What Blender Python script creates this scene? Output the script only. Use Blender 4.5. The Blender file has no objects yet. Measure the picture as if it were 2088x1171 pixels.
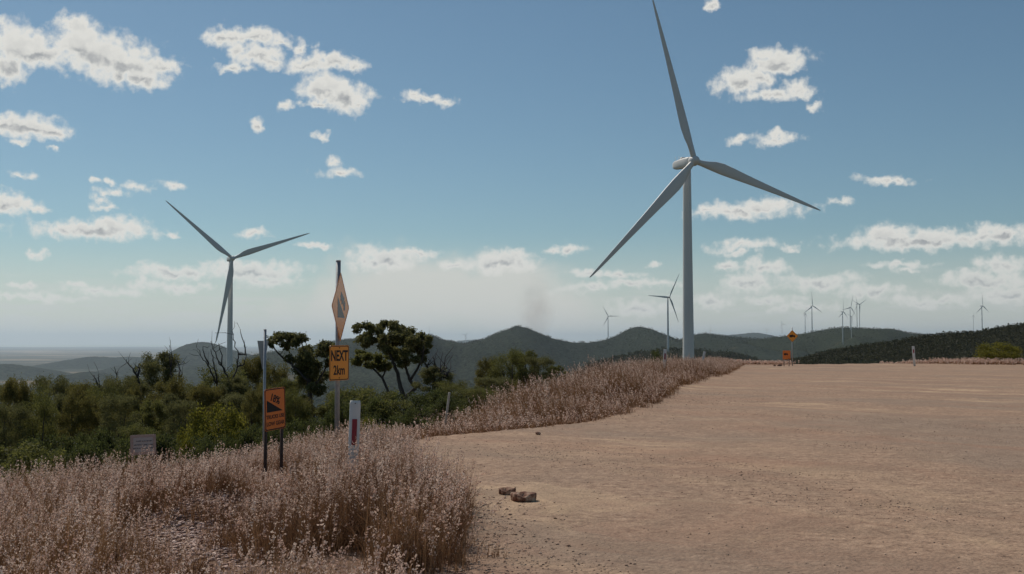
import bpy, math, random
import numpy as np
from math import radians as R, sin, cos, pi
from mathutils import Vector, Matrix

# ------------------------------------------------------------------ camera
sc = bpy.context.scene
F = 2239.0            # focal length in photo pixels (2088 wide)
HY = 699.0            # photo row of the eye-level horizon
EYE = 1.5
PITCH = math.atan((HY - 585.5) / F)
cam_d = bpy.data.cameras.new("camera")
cam = bpy.data.objects.new("camera", cam_d)
sc.collection.objects.link(cam)
cam_d.sensor_width = 36.0
cam_d.lens = 36.0 * F / 2088.0
cam_d.clip_start = 0.1
cam_d.clip_end = 200000.0
cam.location = (0, 0, EYE)
cam.rotation_euler = (pi / 2 + PITCH, 0, 0)
sc.camera = cam

SUN_AZ, SUN_EL = R(-38), R(50)
sun_d = bpy.data.lights.new("sun", 'SUN')
sun_d.energy = 4.3
sun_d.angle = R(0.53)
sun_d.color = (1.0, 0.93, 0.84)
sun = bpy.data.objects.new("sun", sun_d)
sc.collection.objects.link(sun)
sdir = Vector((sin(SUN_AZ) * cos(SUN_EL), cos(SUN_AZ) * cos(SUN_EL), sin(SUN_EL)))
sun.rotation_euler = sdir.to_track_quat('Z', 'Y').to_euler()
sun.location = (0, 0, 200)

vs = sc.view_settings
vs.view_transform = 'Standard'
vs.look = 'None'
vs.gamma = 1.0
vs.use_curve_mapping = False
vs.exposure = -0.5
sc.cycles.max_bounces = 6
sc.cycles.diffuse_bounces = 3
sc.cycles.transparent_max_bounces = 8
sc.cycles.volume_bounces = 2
sc.cycles.volume_step_rate = 1.0
sc.cycles.volume_max_steps = 128
sc.cycles.use_denoising = True
sc.cycles.sample_clamp_indirect = 6.0


def ray(px, py):
    """horizontal unit-depth ray through a photo pixel: (x/y, z/y) per metre of y"""
    a = (px - 1044.0) / F
    b = (585.5 - py) / F
    y = cos(PITCH) - b * sin(PITCH)
    z = sin(PITCH) + b * cos(PITCH)
    return a / y, z / y


def at(px, py, y):
    rx, rz = ray(px, py)
    return Vector((rx * y, y, EYE + rz * y))


def azel(px, py):
    rx, rz = ray(px, py)
    az = math.atan2(rx, 1.0)
    el = math.atan2(rz, math.hypot(rx, 1.0))
    return az * 1000.0, el * 1000.0        # milliradians


# ------------------------------------------------------------------ world: sky with cumulus
CLOUDS = [  # photo px: cx, cy, rx, ry
 (32,90,62,42),(18,140,38,30),(60,108,55,26),(150,92,58,46),(150,55,24,24),(205,110,75,42),(262,132,78,42),(330,130,42,16),(292,160,42,18),(248,160,30,16),
 (470,77,48,18),(522,78,66,14),(575,88,26,8),(530,117,48,20),(492,102,20,14),(560,128,26,12),(485,143,30,8),(630,98,16,11),(640,131,50,16),(680,124,24,20),(716,134,22,12),
 (662,184,50,28),(702,200,54,24),(640,212,34,7),(738,210,22,8),(577,215,14,11),(525,258,13,10),(657,272,14,7),(673,330,16,9),(688,354,34,9),
 (58,256,78,24),(112,266,44,18),(18,250,30,20),(32,290,14,7),(105,303,9,5),(44,363,22,6),(22,416,46,20),(62,427,28,8),(196,373,10,6),(225,373,13,7),(281,381,20,8),(228,394,26,7),(206,410,16,8),(216,423,25,5),(354,382,24,10),
 (190,470,112,18),(245,460,50,20),(120,472,48,12),(345,476,13,5),(520,476,28,8),(88,520,12,7),(646,505,30,6),(52,586,24,6),(360,557,82,14),(500,552,92,20),(542,575,56,10),(155,578,24,6),(210,593,78,9),(362,586,62,8),(62,609,86,7),(285,578,18,9),
 (783,527,66,24),(850,515,42,9),(745,540,28,16),(1012,537,62,20),(1035,527,32,17),(930,542,26,9),(870,206,42,7),(845,197,18,8),(905,207,18,5),(1122,505,22,9),(1165,506,28,11),(1205,560,46,8),(1272,562,42,8),(1300,583,64,9),(1205,590,64,8),
 (1590,124,54,22),(1555,112,28,14),(1508,164,52,24),(1548,152,32,18),(1624,180,30,20),(1572,192,66,12),(1660,215,15,8),(1462,12,12,9),(1508,287,22,8),(1586,285,42,11),(1580,277,22,9),
 (1515,429,100,14),(1556,421,50,17),(1452,430,34,10),(1708,412,20,6),(1810,371,46,7),(1840,366,18,9),(1870,488,162,18),(1805,481,56,20),(1905,478,80,18),(2035,482,72,18),(2022,470,26,14),(1512,501,52,12),(1510,519,24,6),
 (1835,541,58,7),(1850,553,26,5),(2030,540,42,15),(1490,540,22,8),(1552,548,46,14),(1525,579,48,17),(1672,576,76,15),(1782,599,72,13),(1450,612,40,14),(1295,632,52,13),(2000,571,86,17),(2042,600,60,18),(1610,506,14,6),(1345,545,12,5),
 (1560,612,60,8),(1900,615,90,9),(1640,625,70,8),(1345,582,30,6)]

w = bpy.data.worlds.new("World")
sc.world = w
w.use_nodes = True
nt = w.node_tree
for n in list(nt.nodes):
    nt.nodes.remove(n)
N, L = nt.nodes, nt.links


def nd(t, tree=None, **kw):
    n = (tree or nt).nodes.new(t)
    for k, v in kw.items():
        setattr(n, k, v)
    return n


def math_n(op, a, b=None, c=None, clamp=False, tree=None):
    tr = tree or nt
    n = tr.nodes.new('ShaderNodeMath')
    n.operation = op
    n.use_clamp = clamp
    for i, v in enumerate((a, b, c)):
        if v is None:
            continue
        if isinstance(v, (int, float)):
            n.inputs[i].default_value = v
        else:
            tr.links.new(v, n.inputs[i])
    return n.outputs[0]


def mrange(v, a, b, c=0.0, d=1.0, smooth=True, tree=None):
    tr = tree or nt
    n = tr.nodes.new('ShaderNodeMapRange')
    if smooth:
        n.interpolation_type = 'SMOOTHSTEP'
    tr.links.new(v, n.inputs[0])
    for i, x in enumerate((a, b, c, d)):
        n.inputs[i + 1].default_value = x
    return n.outputs[0]


sky = nd('ShaderNodeTexSky', sky_type='NISHITA', sun_disc=False, sun_elevation=SUN_EL, sun_rotation=SUN_AZ % (2 * pi))
sky.altitude = 900
sky.air_density = 1.0
sky.dust_density = 0.7
sky.ozone_density = 1.0
tc = nd('ShaderNodeTexCoord')
sep = nd('ShaderNodeSeparateXYZ')
L.new(tc.outputs['Generated'], sep.inputs[0])
az = math_n('MULTIPLY', math_n('ARCTAN2', sep.outputs[0], sep.outputs[1]), 1000.0)
el = math_n('MULTIPLY', math_n('ARCSINE', sep.outputs[2]), 1000.0)
P0 = nd('ShaderNodeCombineXYZ')
L.new(az, P0.inputs[0]); L.new(el, P0.inputs[1])


def vnoise(vec, scale, detail, rough, tree=None, dist=0.0, dim='3D'):
    tr = tree or nt
    n = tr.nodes.new('ShaderNodeTexNoise')
    n.noise_dimensions = dim
    n.inputs['Scale'].default_value = scale
    n.inputs['Detail'].default_value = detail
    n.inputs['Roughness'].default_value = rough
    n.inputs['Distortion'].default_value = dist
    if vec is not None:
        tr.links.new(vec, n.inputs['Vector'])
    return n


def vmath(op, a, b, tree=None):
    tr = tree or nt
    n = tr.nodes.new('ShaderNodeVectorMath')
    n.operation = op
    for i, v in enumerate((a, b)):
        if v is None:
            continue
        if isinstance(v, (tuple, list)):
            n.inputs[i].default_value = v
        elif isinstance(v, (int, float)):
            n.inputs[i].default_value = (v, v, v)
        else:
            tr.links.new(v, n.inputs[i])
    return n.outputs[0]


wn = vnoise(P0.outputs[0], 0.10, 3, 0.55, dim='2D')
warp = vmath('MULTIPLY', vmath('SUBTRACT', wn.outputs['Color'], 0.5), (13.0, 9.0, 0.0))
wn2 = vnoise(P0.outputs[0], 0.022, 2, 0.5, dim='2D')
warp2 = vmath('MULTIPLY', vmath('SUBTRACT', wn2.outputs['Color'], 0.5), (30.0, 14.0, 0.0))
P = vmath('ADD', vmath('ADD', P0.outputs[0], warp), warp2)


def field(lst):
    acc = None; accy = None
    for (cx, cy, rx, ry) in lst:
        a, e = azel(cx, cy)
        a1, _ = azel(cx + rx, cy)
        _, e1 = azel(cx, cy - ry)
        m = nd('ShaderNodeMapping', vector_type='TEXTURE')
        L.new(P, m.inputs['Vector'])
        m.inputs['Location'].default_value = (a, e, 0)
        m.inputs['Scale'].default_value = (abs(a1 - a) * 1.18, abs(e1 - e) * 1.18, 1)
        ln = nd('ShaderNodeVectorMath', operation='LENGTH')
        L.new(m.outputs[0], ln.inputs[0])
        lv = ln.outputs['Value']
        kk = min(1.0, 0.42 + ry / 40.0)       # small clouds stay thin and white
        if kk < 1.0:
            lv = math_n('MULTIPLY_ADD', lv, kk, 1.0 - kk)
        dt = nd('ShaderNodeVectorMath', operation='DOT_PRODUCT'); L.new(m.outputs[0], dt.inputs[0]); dt.inputs[1].default_value = (0, 1, 0)
        wy = math_n('MULTIPLY', math_n('SUBTRACT', 1.15, ln.outputs['Value'], clamp=True), dt.outputs['Value'])
        accy = wy if accy is None else math_n('ADD', accy, wy)
        acc = lv if acc is None else math_n('SMOOTH_MIN', acc, lv, 0.25)
    return math_n('SUBTRACT', 1.0, acc), accy


# low pale bands and the smoky bank near the horizon
lowv = nd('ShaderNodeMapping', vector_type='POINT')
L.new(P0.outputs[0], lowv.inputs['Vector'])
lowv.inputs['Scale'].default_value = (0.018, 0.11, 1)
lown = vnoise(lowv.outputs[0], 1.0, 6, 0.6, dim='2D')
lowa = math_n('MULTIPLY', mrange(lown.outputs[0], 0.44, 0.66), mrange(el, 20, 75, 1.0, 0.0))
lowa = math_n('MULTIPLY', lowa, 0.55)
bank = None
for (cx, cy, rx, ry) in [(800,590,150,85),(960,600,190,75),(1030,570,130,60),(760,640,170,60),(1090,640,150,70)]:
    a, e = azel(cx, cy); a1, _ = azel(cx + rx, cy); _, e1 = azel(cx, cy - ry)
    m = nd('ShaderNodeMapping', vector_type='TEXTURE')
    L.new(P, m.inputs['Vector'])
    m.inputs['Location'].default_value = (a, e, 0)
    m.inputs['Scale'].default_value = (abs(a1 - a), abs(e1 - e), 1)
    ln = nd('ShaderNodeVectorMath', operation='LENGTH'); L.new(m.outputs[0], ln.inputs[0])
    bank = ln.outputs['Value'] if bank is None else math_n('SMOOTH_MIN', bank, ln.outputs['Value'], 0.4)
bank = math_n('ADD', math_n('SUBTRACT', 1.0, bank), math_n('MULTIPLY', math_n('SUBTRACT', wn2.outputs[0], 0.5), 0.8))
banka = math_n('MULTIPLY', mrange(bank, -0.25, 0.6), 0.86)

SKYS = 0.104
skt = nd('ShaderNodeMix', data_type='RGBA', blend_type='MULTIPLY')
skt.inputs[0].default_value = 1.0
L.new(sky.outputs[0], skt.inputs[6])
skt.inputs[7].default_value = (SKYS * 0.70, SKYS * 0.85, SKYS * 0.84, 1)


def over(base, col, fac):
    m = nd('ShaderNodeMix', data_type='RGBA')
    L.new(fac, m.inputs[0]); L.new(base, m.inputs[6])
    if isinstance(col, tuple):
        m.inputs[7].default_value = col
    else:
        L.new(col, m.inputs[7])
    return m.outputs[2]


c = over(skt.outputs[2], (0.90, 0.90, 0.83, 1), mrange(el, -5, 105, 0.85, 0.0))
c = over(c, (0.86, 0.88, 0.84, 1), lowa)
cbase = over(c, (0.92, 0.91, 0.84, 1), banka)
n1 = vnoise(P0.outputs[0], 0.11, 6, 0.52, dim='2D')
# light from above: compare the billow noise with itself shifted toward the sun
P_up = vmath('ADD', P0.outputs[0], (-2.0, 5.0, 0))
n2 = vnoise(P_up, 0.11, 4, 0.52, dim='2D')
emb = math_n('SUBTRACT', n1.outputs[0], n2.outputs[0])
nz = math_n('MULTIPLY', math_n('SUBTRACT', n1.outputs[0], 0.5), 1.1)
fade = mrange(el, 8, 110, 0.72, 1.0)


def sector(lst):
    f0, fy = field(lst)
    f1 = math_n('ADD', f0, nz)
    alpha = mrange(f1, -0.26, 0.52)
    thick = mrange(f1, 0.36, 0.95)
    low_ = mrange(fy, 0.16, -0.22, 0.0, 1.0)
    thick = math_n('MULTIPLY', thick, math_n('MULTIPLY_ADD', low_, 0.75, 0.25))
    shade = math_n('ADD', math_n('MULTIPLY', thick, 0.95), math_n('MULTIPLY', math_n('MULTIPLY', emb, -0.9), thick), clamp=True)
    ccol = nd('ShaderNodeMix', data_type='RGBA')
    L.new(shade, ccol.inputs[0])
    ccol.inputs[6].default_value = CLOUD_LIT
    ccol.inputs[7].default_value = CLOUD_DIM
    c = over(cbase, ccol.outputs[2], math_n('MULTIPLY', alpha, fade))
    bgc = nd('ShaderNodeBackground'); L.new(c, bgc.inputs[0])
    return bgc.outputs[0]


CLOUD_LIT = (1.05, 1.04, 0.98, 1); CLOUD_DIM = (0.46, 0.48, 0.50, 1)
BND = [160, 420, 680, 1100, 1500, 1700]
ED = [-9999] + BND + [9999]
clo = None
for i in range(len(ED) - 1):
    sub = [c_ for c_ in CLOUDS if c_[0] + c_[2] * 1.6 + 35 > ED[i] and c_[0] - c_[2] * 1.6 - 35 < ED[i + 1]]
    o_ = sector(sub)
    if clo is None:
        clo = o_
    else:
        mx_ = nd('ShaderNodeMixShader')
        L.new(math_n('GREATER_THAN', az, azel(ED[i], 400)[0]), mx_.inputs[0]); L.new(clo, mx_.inputs[1]); L.new(o_, mx_.inputs[2])
        clo = mx_.outputs[0]
bgp = nd('ShaderNodeBackground'); L.new(skt.outputs[2], bgp.inputs[0])
gate = math_n('MULTIPLY', math_n('LESS_THAN', math_n('ABSOLUTE', az), 520.0), math_n('GREATER_THAN', el, -2.0))
gate = math_n('MULTIPLY', gate, math_n('LESS_THAN', el, 360.0))
mixs = nd('ShaderNodeMixShader')
L.new(gate, mixs.inputs[0]); L.new(bgp.outputs[0], mixs.inputs[1]); L.new(clo, mixs.inputs[2])
wo = nd('ShaderNodeOutputWorld'); L.new(mixs.outputs[0], wo.inputs[0])
w.cycles.sampling_method = 'MANUAL'
w.cycles.sample_map_resolution = 512

# ------------------------------------------------------------------ helpers
COL = sc.collection
rng = np.random.default_rng(7)


def tag(o, label=None, cat=None, group=None, kind=None):
    if label: o['label'] = label
    if cat: o['category'] = cat
    if group: o['group'] = group
    if kind: o['kind'] = kind
    return o


def empty(name, loc=(0, 0, 0), rz=0.0):
    o = bpy.data.objects.new(name, None)
    o.empty_display_size = 0.2
    COL.objects.link(o)
    o.location = loc
    o.rotation_euler = (0, 0, rz)
    return o


def mk(name, verts, faces, mats, parent=None, smooth=False, midx=None, attrs=None):
    """faces: (n,k) array of one size, or a list of such arrays"""
    me = bpy.data.meshes.new(name)
    verts = np.asarray(verts, dtype=np.float32).reshape(-1, 3)
    fl = faces if isinstance(faces, list) else [faces]
    fl = [np.asarray(a, dtype=np.int32) for a in fl if len(a)]
    nl = sum(a.size for a in fl); nf = sum(len(a) for a in fl)
    me.vertices.add(len(verts)); me.vertices.foreach_set('co', verts.ravel())
    me.loops.add(nl); me.polygons.add(nf)
    me.loops.foreach_set('vertex_index', np.concatenate([a.ravel() for a in fl]))
    sizes = np.concatenate([np.full(len(a), a.shape[1], dtype=np.int32) for a in fl])
    st = np.concatenate([[0], np.cumsum(sizes)[:-1]]).astype(np.int32)
    me.polygons.foreach_set('loop_start', st)
    try:
        me.polygons.foreach_set('loop_total', sizes)
    except Exception:
        pass
    for m in (mats if isinstance(mats, (list, tuple)) else [mats]):
        me.materials.append(m)
    if midx is not None:
        me.polygons.foreach_set('material_index', np.asarray(midx, dtype=np.int32))
    if smooth:
        me.polygons.foreach_set('use_smooth', np.ones(nf, dtype=bool))
    if attrs:
        for k, v in attrs.items():
            a = me.attributes.new(k, 'FLOAT', 'POINT')
            a.data.foreach_set('value', np.asarray(v, dtype=np.float32))
    me.update(calc_edges=True)
    me.validate()
    o = bpy.data.objects.new(name, me)
    COL.objects.link(o)
    if parent: o.parent = parent
    return o


class MB:
    def __init__(s):
        s.v = []; s.q = []; s.t = []; s.n = 0

    def add(s, v, q=None, t=None):
        v = np.asarray(v, dtype=np.float64).reshape(-1, 3)
        s.v.append(v)
        if q is not None and len(q): s.q.append(np.asarray(q) + s.n)
        if t is not None and len(t): s.t.append(np.asarray(t) + s.n)
        s.n += len(v)

    def box(s, c, h, rot=None):
        x = np.array([[i, j, k] for i in (-1, 1) for j in (-1, 1) for k in (-1, 1)], float) * np.array(h)
        if rot is not None: x = x @ np.array(rot.to_3x3()).T
        s.add(x + np.array(c), q=[[0, 1, 3, 2], [4, 6, 7, 5], [0, 4, 5, 1], [2, 3, 7, 6], [0, 2, 6, 4], [1, 5, 7, 3]])

    def loft(s, rings, cap=True):
        rings = np.asarray(rings, float)
        m, k = rings.shape[:2]
        q = []
        for i in range(m - 1):
            for j in range(k):
                a = i * k + j; b = i * k + (j + 1) % k
                q.append([a, b, b + k, a + k])
        v = rings.reshape(-1, 3)
        t = []
        if cap:
            v = np.vstack([v, rings[0].mean(0), rings[-1].mean(0)])
            for j in range(k):
                t.append([m * k, (j + 1) % k, j])
                t.append([m * k + 1, (m - 1) * k + j, (m - 1) * k + (j + 1) % k])
        s.add(v, q=q, t=t)

    def tube(s, pts, rad, k=7):
        pts = np.asarray(pts, float)
        n = len(pts)
        rad = np.full(n, rad) if np.isscalar(rad) else np.asarray(rad, float)
        tan = np.gradient(pts, axis=0) if n > 1 else np.array([[0, 0, 1.]])
        tan /= np.linalg.norm(tan, axis=1)[:, None] + 1e-9
        up = np.array([0.31, 0.93, 0.19])
        rings = []
        for p, t, r in zip(pts, tan, rad):
            a = np.cross(t, up); a /= np.linalg.norm(a) + 1e-9
            b = np.cross(t, a)
            th = np.arange(k) * 2 * pi / k
            rings.append(p + r * (np.cos(th)[:, None] * a + np.sin(th)[:, None] * b))
        s.loft(rings)

    def build(s, name, mat, parent=None, smooth=False):
        fl = []
        if s.q: fl.append(np.vstack(s.q))
        if s.t: fl.append(np.vstack(s.t))
        return mk(name, np.vstack(s.v), fl, mat, parent, smooth)


# value noise in numpy -------------------------------------------------
_perm = rng.random((256, 256))


def vn(x, y):
    xi = np.floor(x).astype(int); yi = np.floor(y).astype(int)
    fx = x - xi; fy = y - yi
    fx = fx * fx * (3 - 2 * fx); fy = fy * fy * (3 - 2 * fy)
    g = lambda a, b: _perm[a & 255, b & 255]
    return ((g(xi, yi) * (1 - fx) + g(xi + 1, yi) * fx) * (1 - fy) + (g(xi, yi + 1) * (1 - fx) + g(xi + 1, yi + 1) * fx) * fy) * 2 - 1


def fbm(x, y, o=4, g=0.5):
    s = 0; a = 1.0
    for i in range(o):
        s = s + a * vn(x * 2 ** i + 17.3 * i, y * 2 ** i + 9.1 * i); a *= g
    return s


# ------------------------------------------------------------------ materials
def mat(name, color=(0.5, 0.5, 0.5), rough=0.8, metal=0.0, coat=0.0, spec=0.5):
    m = bpy.data.materials.new(name); m.use_nodes = True
    b = m.node_tree.nodes['Principled BSDF']
    b.inputs['Base Color'].default_value = (*color, 1)
    b.inputs['Roughness'].default_value = rough
    b.inputs['Metallic'].default_value = metal
    b.inputs['Coat Weight'].default_value = coat
    b.inputs['Specular IOR Level'].default_value = spec
    return m


def noisy(name, stops, scale, detail=6, rough=0.85, bump=0.0, bscale=None, stretch=(1, 1, 1), coords='Object', spec=0.3, metal=0.0, fac2=None):
    """colour ramp over noise, optional bump"""
    m = mat(name, rough=rough, spec=spec, metal=metal)
    t = m.node_tree; b = t.nodes['Principled BSDF']
    tcn = t.nodes.new('ShaderNodeTexCoord')
    mp = t.nodes.new('ShaderNodeMapping'); mp.inputs['Scale'].default_value = stretch
    t.links.new(tcn.outputs[coords], mp.inputs[0])
    n = vnoise(mp.outputs[0], scale, detail, 0.6, tree=t)
    r = t.nodes.new('ShaderNodeValToRGB')
    cr = r.color_ramp
    while len(cr.elements) < len(stops): cr.elements.new(0.5)
    for e, (p, cc) in zip(cr.elements, stops):
        e.position = p; e.color = (*cc, 1)
    t.links.new(n.outputs[0], r.inputs[0]); t.links.new(r.outputs[0], b.inputs['Base Color'])
    if bump:
        n2_ = vnoise(mp.outputs[0], bscale or scale * 3, 6, 0.6, tree=t)
        bp = t.nodes.new('ShaderNodeBump'); bp.inputs['Strength'].default_value = bump
        t.links.new(n2_.outputs[0], bp.inputs['Height']); t.links.new(bp.outputs[0], b.inputs['Normal'])
    return m


def leafy(name, c0, c1, transl=0.48, rough=0.7):
    """foliage / grass: colour between c0 and c1 by the per-leaf 'tone', partly translucent"""
    m = bpy.data.materials.new(name); m.use_nodes = True
    t = m.node_tree
    for n in list(t.nodes): t.nodes.remove(n)
    a = t.nodes.new('ShaderNodeAttribute'); a.attribute_name = 'tone'
    mx = t.nodes.new('ShaderNodeMix'); mx.data_type = 'RGBA'
    t.links.new(a.outputs['Fac'], mx.inputs[0])
    mx.inputs[6].default_value = (*c0, 1); mx.inputs[7].default_value = (*c1, 1)
    d = t.nodes.new('ShaderNodeBsdfPrincipled'); d.inputs['Roughness'].default_value = rough
    d.inputs['Specular IOR Level'].default_value = 0.25
    tr = t.nodes.new('ShaderNodeBsdfTranslucent')
    t.links.new(mx.outputs[2], d.inputs['Base Color']); t.links.new(mx.outputs[2], tr.inputs[0])
    ms = t.nodes.new('ShaderNodeMixShader'); ms.inputs[0].default_value = transl
    t.links.new(d.outputs[0], ms.inputs[1]); t.links.new(tr.outputs[0], ms.inputs[2])
    o = t.nodes.new('ShaderNodeOutputMaterial'); t.links.new(ms.outputs[0], o.inputs[0])
    return m


M = {}
M['white'] = noisy('turbine_paint', [(0.3, (0.68, 0.65, 0.60)), (0.7, (0.76, 0.73, 0.68))], 0.15, rough=0.45, stretch=(1, 1, 0.25), spec=0.4)
M['galv'] = noisy('galvanised_steel', [(0.3, (0.30, 0.31, 0.31)), (0.7, (0.42, 0.43, 0.43))], 25, rough=0.5, metal=0.5, bump=0.05)
M['galvdark'] = noisy('old_steel', [(0.3, (0.05, 0.035, 0.03)), (0.7, (0.10, 0.06, 0.045))], 20, rough=0.8, bump=0.1)
M['orange'] = noisy('orange_sheeting', [(0.3, (0.80, 0.17, 0.015)), (0.7, (0.88, 0.21, 0.02))], 5, rough=0.35, spec=0.5)
M['amber'] = noisy('amber_sheeting', [(0.3, (0.88, 0.30, 0.012)), (0.7, (0.92, 0.34, 0.02))], 5, rough=0.35, spec=0.5)
M['diamond'] = noisy('glossy_sheeting', [(0.3, (0.90, 0.27, 0.012)), (0.7, (0.94, 0.30, 0.016))], 5, rough=0.2, spec=0.45)
M['black'] = mat('black_ink', (0.015, 0.014, 0.014), 0.6, spec=0.3)
M['blackgloss'] = mat('black_ink_glossy', (0.02, 0.02, 0.022), 0.25, spec=0.4)
M['post'] = noisy('post_plastic', [(0.25, (0.62, 0.60, 0.56)), (0.75, (0.78, 0.77, 0.74))], 6, rough=0.5, stretch=(1, 1, 0.4))
M['stake'] = noisy('stake_wood', [(0.3, (0.45, 0.38, 0.30)), (0.7, (0.62, 0.55, 0.46))], 18, rough=0.8, stretch=(1, 1, 0.2))
M['red'] = mat('red_reflector', (0.30, 0.012, 0.03), 0.35)
M['notice'] = noisy('faded_notice', [(0.3, (0.42, 0.29, 0.24)), (0.7, (0.52, 0.38, 0.33))], 8, rough=0.6)
M['noticein'] = noisy('faded_notice_panel', [(0.3, (0.48, 0.41, 0.37)), (0.7, (0.56, 0.49, 0.45))], 8, rough=0.6)
M['noticetext'] = mat('faded_print', (0.24, 0.21, 0.20), 0.7)
M['bark'] = noisy('bark', [(0.3, (0.035, 0.028, 0.024)), (0.7, (0.10, 0.085, 0.075))], 9, rough=0.9, bump=0.4, stretch=(1, 1, 0.3))
M['burnt'] = noisy('dead_wood', [(0.3, (0.025, 0.022, 0.02)), (0.7, (0.085, 0.075, 0.068))], 9, rough=0.9, bump=0.4, stretch=(1, 1, 0.3))
M['leaf_dark'] = leafy('leaf_dark', (0.055, 0.059, 0.022), (0.24, 0.225, 0.08))
M['leaf_mid'] = leafy('leaf_mid', (0.058, 0.063, 0.018), (0.235, 0.225, 0.06))
M['leaf_olive'] = leafy('leaf_olive', (0.066, 0.060, 0.018), (0.25, 0.215, 0.058))
M['leaf_lime'] = leafy('leaf_lime', (0.085, 0.085, 0.014), (0.28, 0.25, 0.035))
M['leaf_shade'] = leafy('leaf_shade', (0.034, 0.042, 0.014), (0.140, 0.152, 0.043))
M['leaf_far'] = leafy('leaf_far', (0.046, 0.047, 0.025), (0.068, 0.068, 0.034), 0.4)
M['straw'] = leafy('grass_straw', (0.11, 0.046, 0.022), (0.40, 0.235, 0.12), 0.35)
M['head'] = leafy('grass_seed_head', (0.52, 0.30, 0.22), (0.91, 0.74, 0.61), 0.42)
M['rockm'] = noisy('rock', [(0.40, (0.13, 0.055, 0.035)), (0.52, (0.27, 0.15, 0.10)), (0.64, (0.50, 0.37, 0.27))], 16, rough=0.9, bump=0.5, bscale=30)
M['rubble'] = noisy('rubble_stone', [(0.3, (0.26, 0.15, 0.11)), (0.55, (0.42, 0.31, 0.25)), (0.75, (0.55, 0.46, 0.40))], 4, rough=0.9, bump=0.4, bscale=30)
M['gravel'] = leafy('gravel_stone', (0.27, 0.165, 0.12), (0.62, 0.46, 0.34), 0.0, 0.9)

M['chips'] = leafy('pink_stone_chips', (0.30, 0.18, 0.14), (0.70, 0.54, 0.46), 0.0, 0.9)

# ------------------------------------------------------------------ terrain
PLAT = np.array([(-60, -60), (-24, -4), (-14, 4), (-9, 9.5), (-5.5, 12.6), (-3.6, 14.5), (-2.5, 17.6), (-1.3, 21), (0.7, 26), (2.0, 31), (3.2, 37), (6.8, 50), (11.5, 66), (14.3, 76), (30, 80), (60, 86), (130, 104), (260, 60), (260, -60)], float)
EY = np.array([-100, 7.8, 10.2, 11.4, 16.8, 17.8, 19.5, 21, 25, 30, 36, 50, 74, 200], float)
EX = np.array([-0.45, -0.45, -0.42, -0.95, -1.65, -1.35, 0.5, 1.5, 3.1, 4.3, 5.4, 9.8, 15.6, 40], float)


def edge_x(y): return np.interp(y, EY, EX)


def sdf(x, y):
    """distance outside the plateau polygon (0 inside)"""
    x = np.asarray(x, float); y = np.asarray(y, float)
    d = np.full(x.shape, 1e18); inside = np.zeros(x.shape, bool)
    n = len(PLAT)
    for i in range(n):
        ax, ay = PLAT[i]; bx, by = PLAT[(i + 1) % n]
        ex, ey = bx - ax, by - ay
        t = np.clip(((x - ax) * ex + (y - ay) * ey) / (ex * ex + ey * ey), 0, 1)
        d = np.minimum(d, (x - ax - t * ex) ** 2 + (y - ay - t * ey) ** 2)
        c_ = ((ay > y) != (by > y)) & (x < (bx - ax) * (y - ay) / (by - ay + 1e-12) + ax)
        inside ^= c_
    return np.where(inside, 0.0, np.sqrt(d))


def ground_z(x, y):
    x = np.asarray(x, float); y = np.asarray(y, float)
    t = sdf(x, y)
    s = edge_x(y) - x
    sl = np.clip(s, 0, 9)
    near = np.clip((27 - y) / 6.0, 0, 1)
    z = -0.085 * sl * near - 0.10 * np.clip(sl / 1.5, 0, 1) * np.clip((y - 12) / 3, 0, 1) * near
    bm = np.exp(-((s - 2.0) / 1.6) ** 2) * np.clip((y - 21) / 9, 0, 1) * np.clip((90 - y) / 10, 0, 1)
    z = z + bm * 0.22
    z = z - 0.17 * np.minimum(t, 30) - 0.32 * np.maximum(t - 30, 0)
    und = fbm(x / 2800.0, y / 2800.0, 5) * 16 * np.clip(t / 1500, 0, 1) + fbm(x / 90.0, y / 90.0, 3) * 4 * np.clip((t - 40) / 100, 0, 1) * np.clip((2500 - t) / 2000, 0, 1)
    plain = -300.0
    k = 25.0
    z = np.where(t > 0, np.maximum(z, plain) + np.clip(k - np.abs(z - plain), 0, k) ** 2 / (4 * k), z)
    z = z + und
    z = z + 0.26 * np.exp(-(((x + 3.05) / 0.75) ** 2 + ((y - 10.7) / 1.1) ** 2))      # rubble heap
    # small bumps
    r = np.hypot(x, y)
    z = z + fbm(x * 0.35, y * 0.35, 3) * 0.020 * np.clip(1 - t / 10, 0, 1) * (r < 200)
    z = z + fbm(x * 2.2, y * 2.2, 3) * 0.006 * (r < 60)
    z = z + 0.09 * np.clip(s / 1.5, 0, 1) * fbm(x * 0.6 + 3, y * 0.6, 2) * (r < 120)
    return z


def gz(x, y): return float(ground_z(np.array([x]), np.array([y]))[0])


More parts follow.
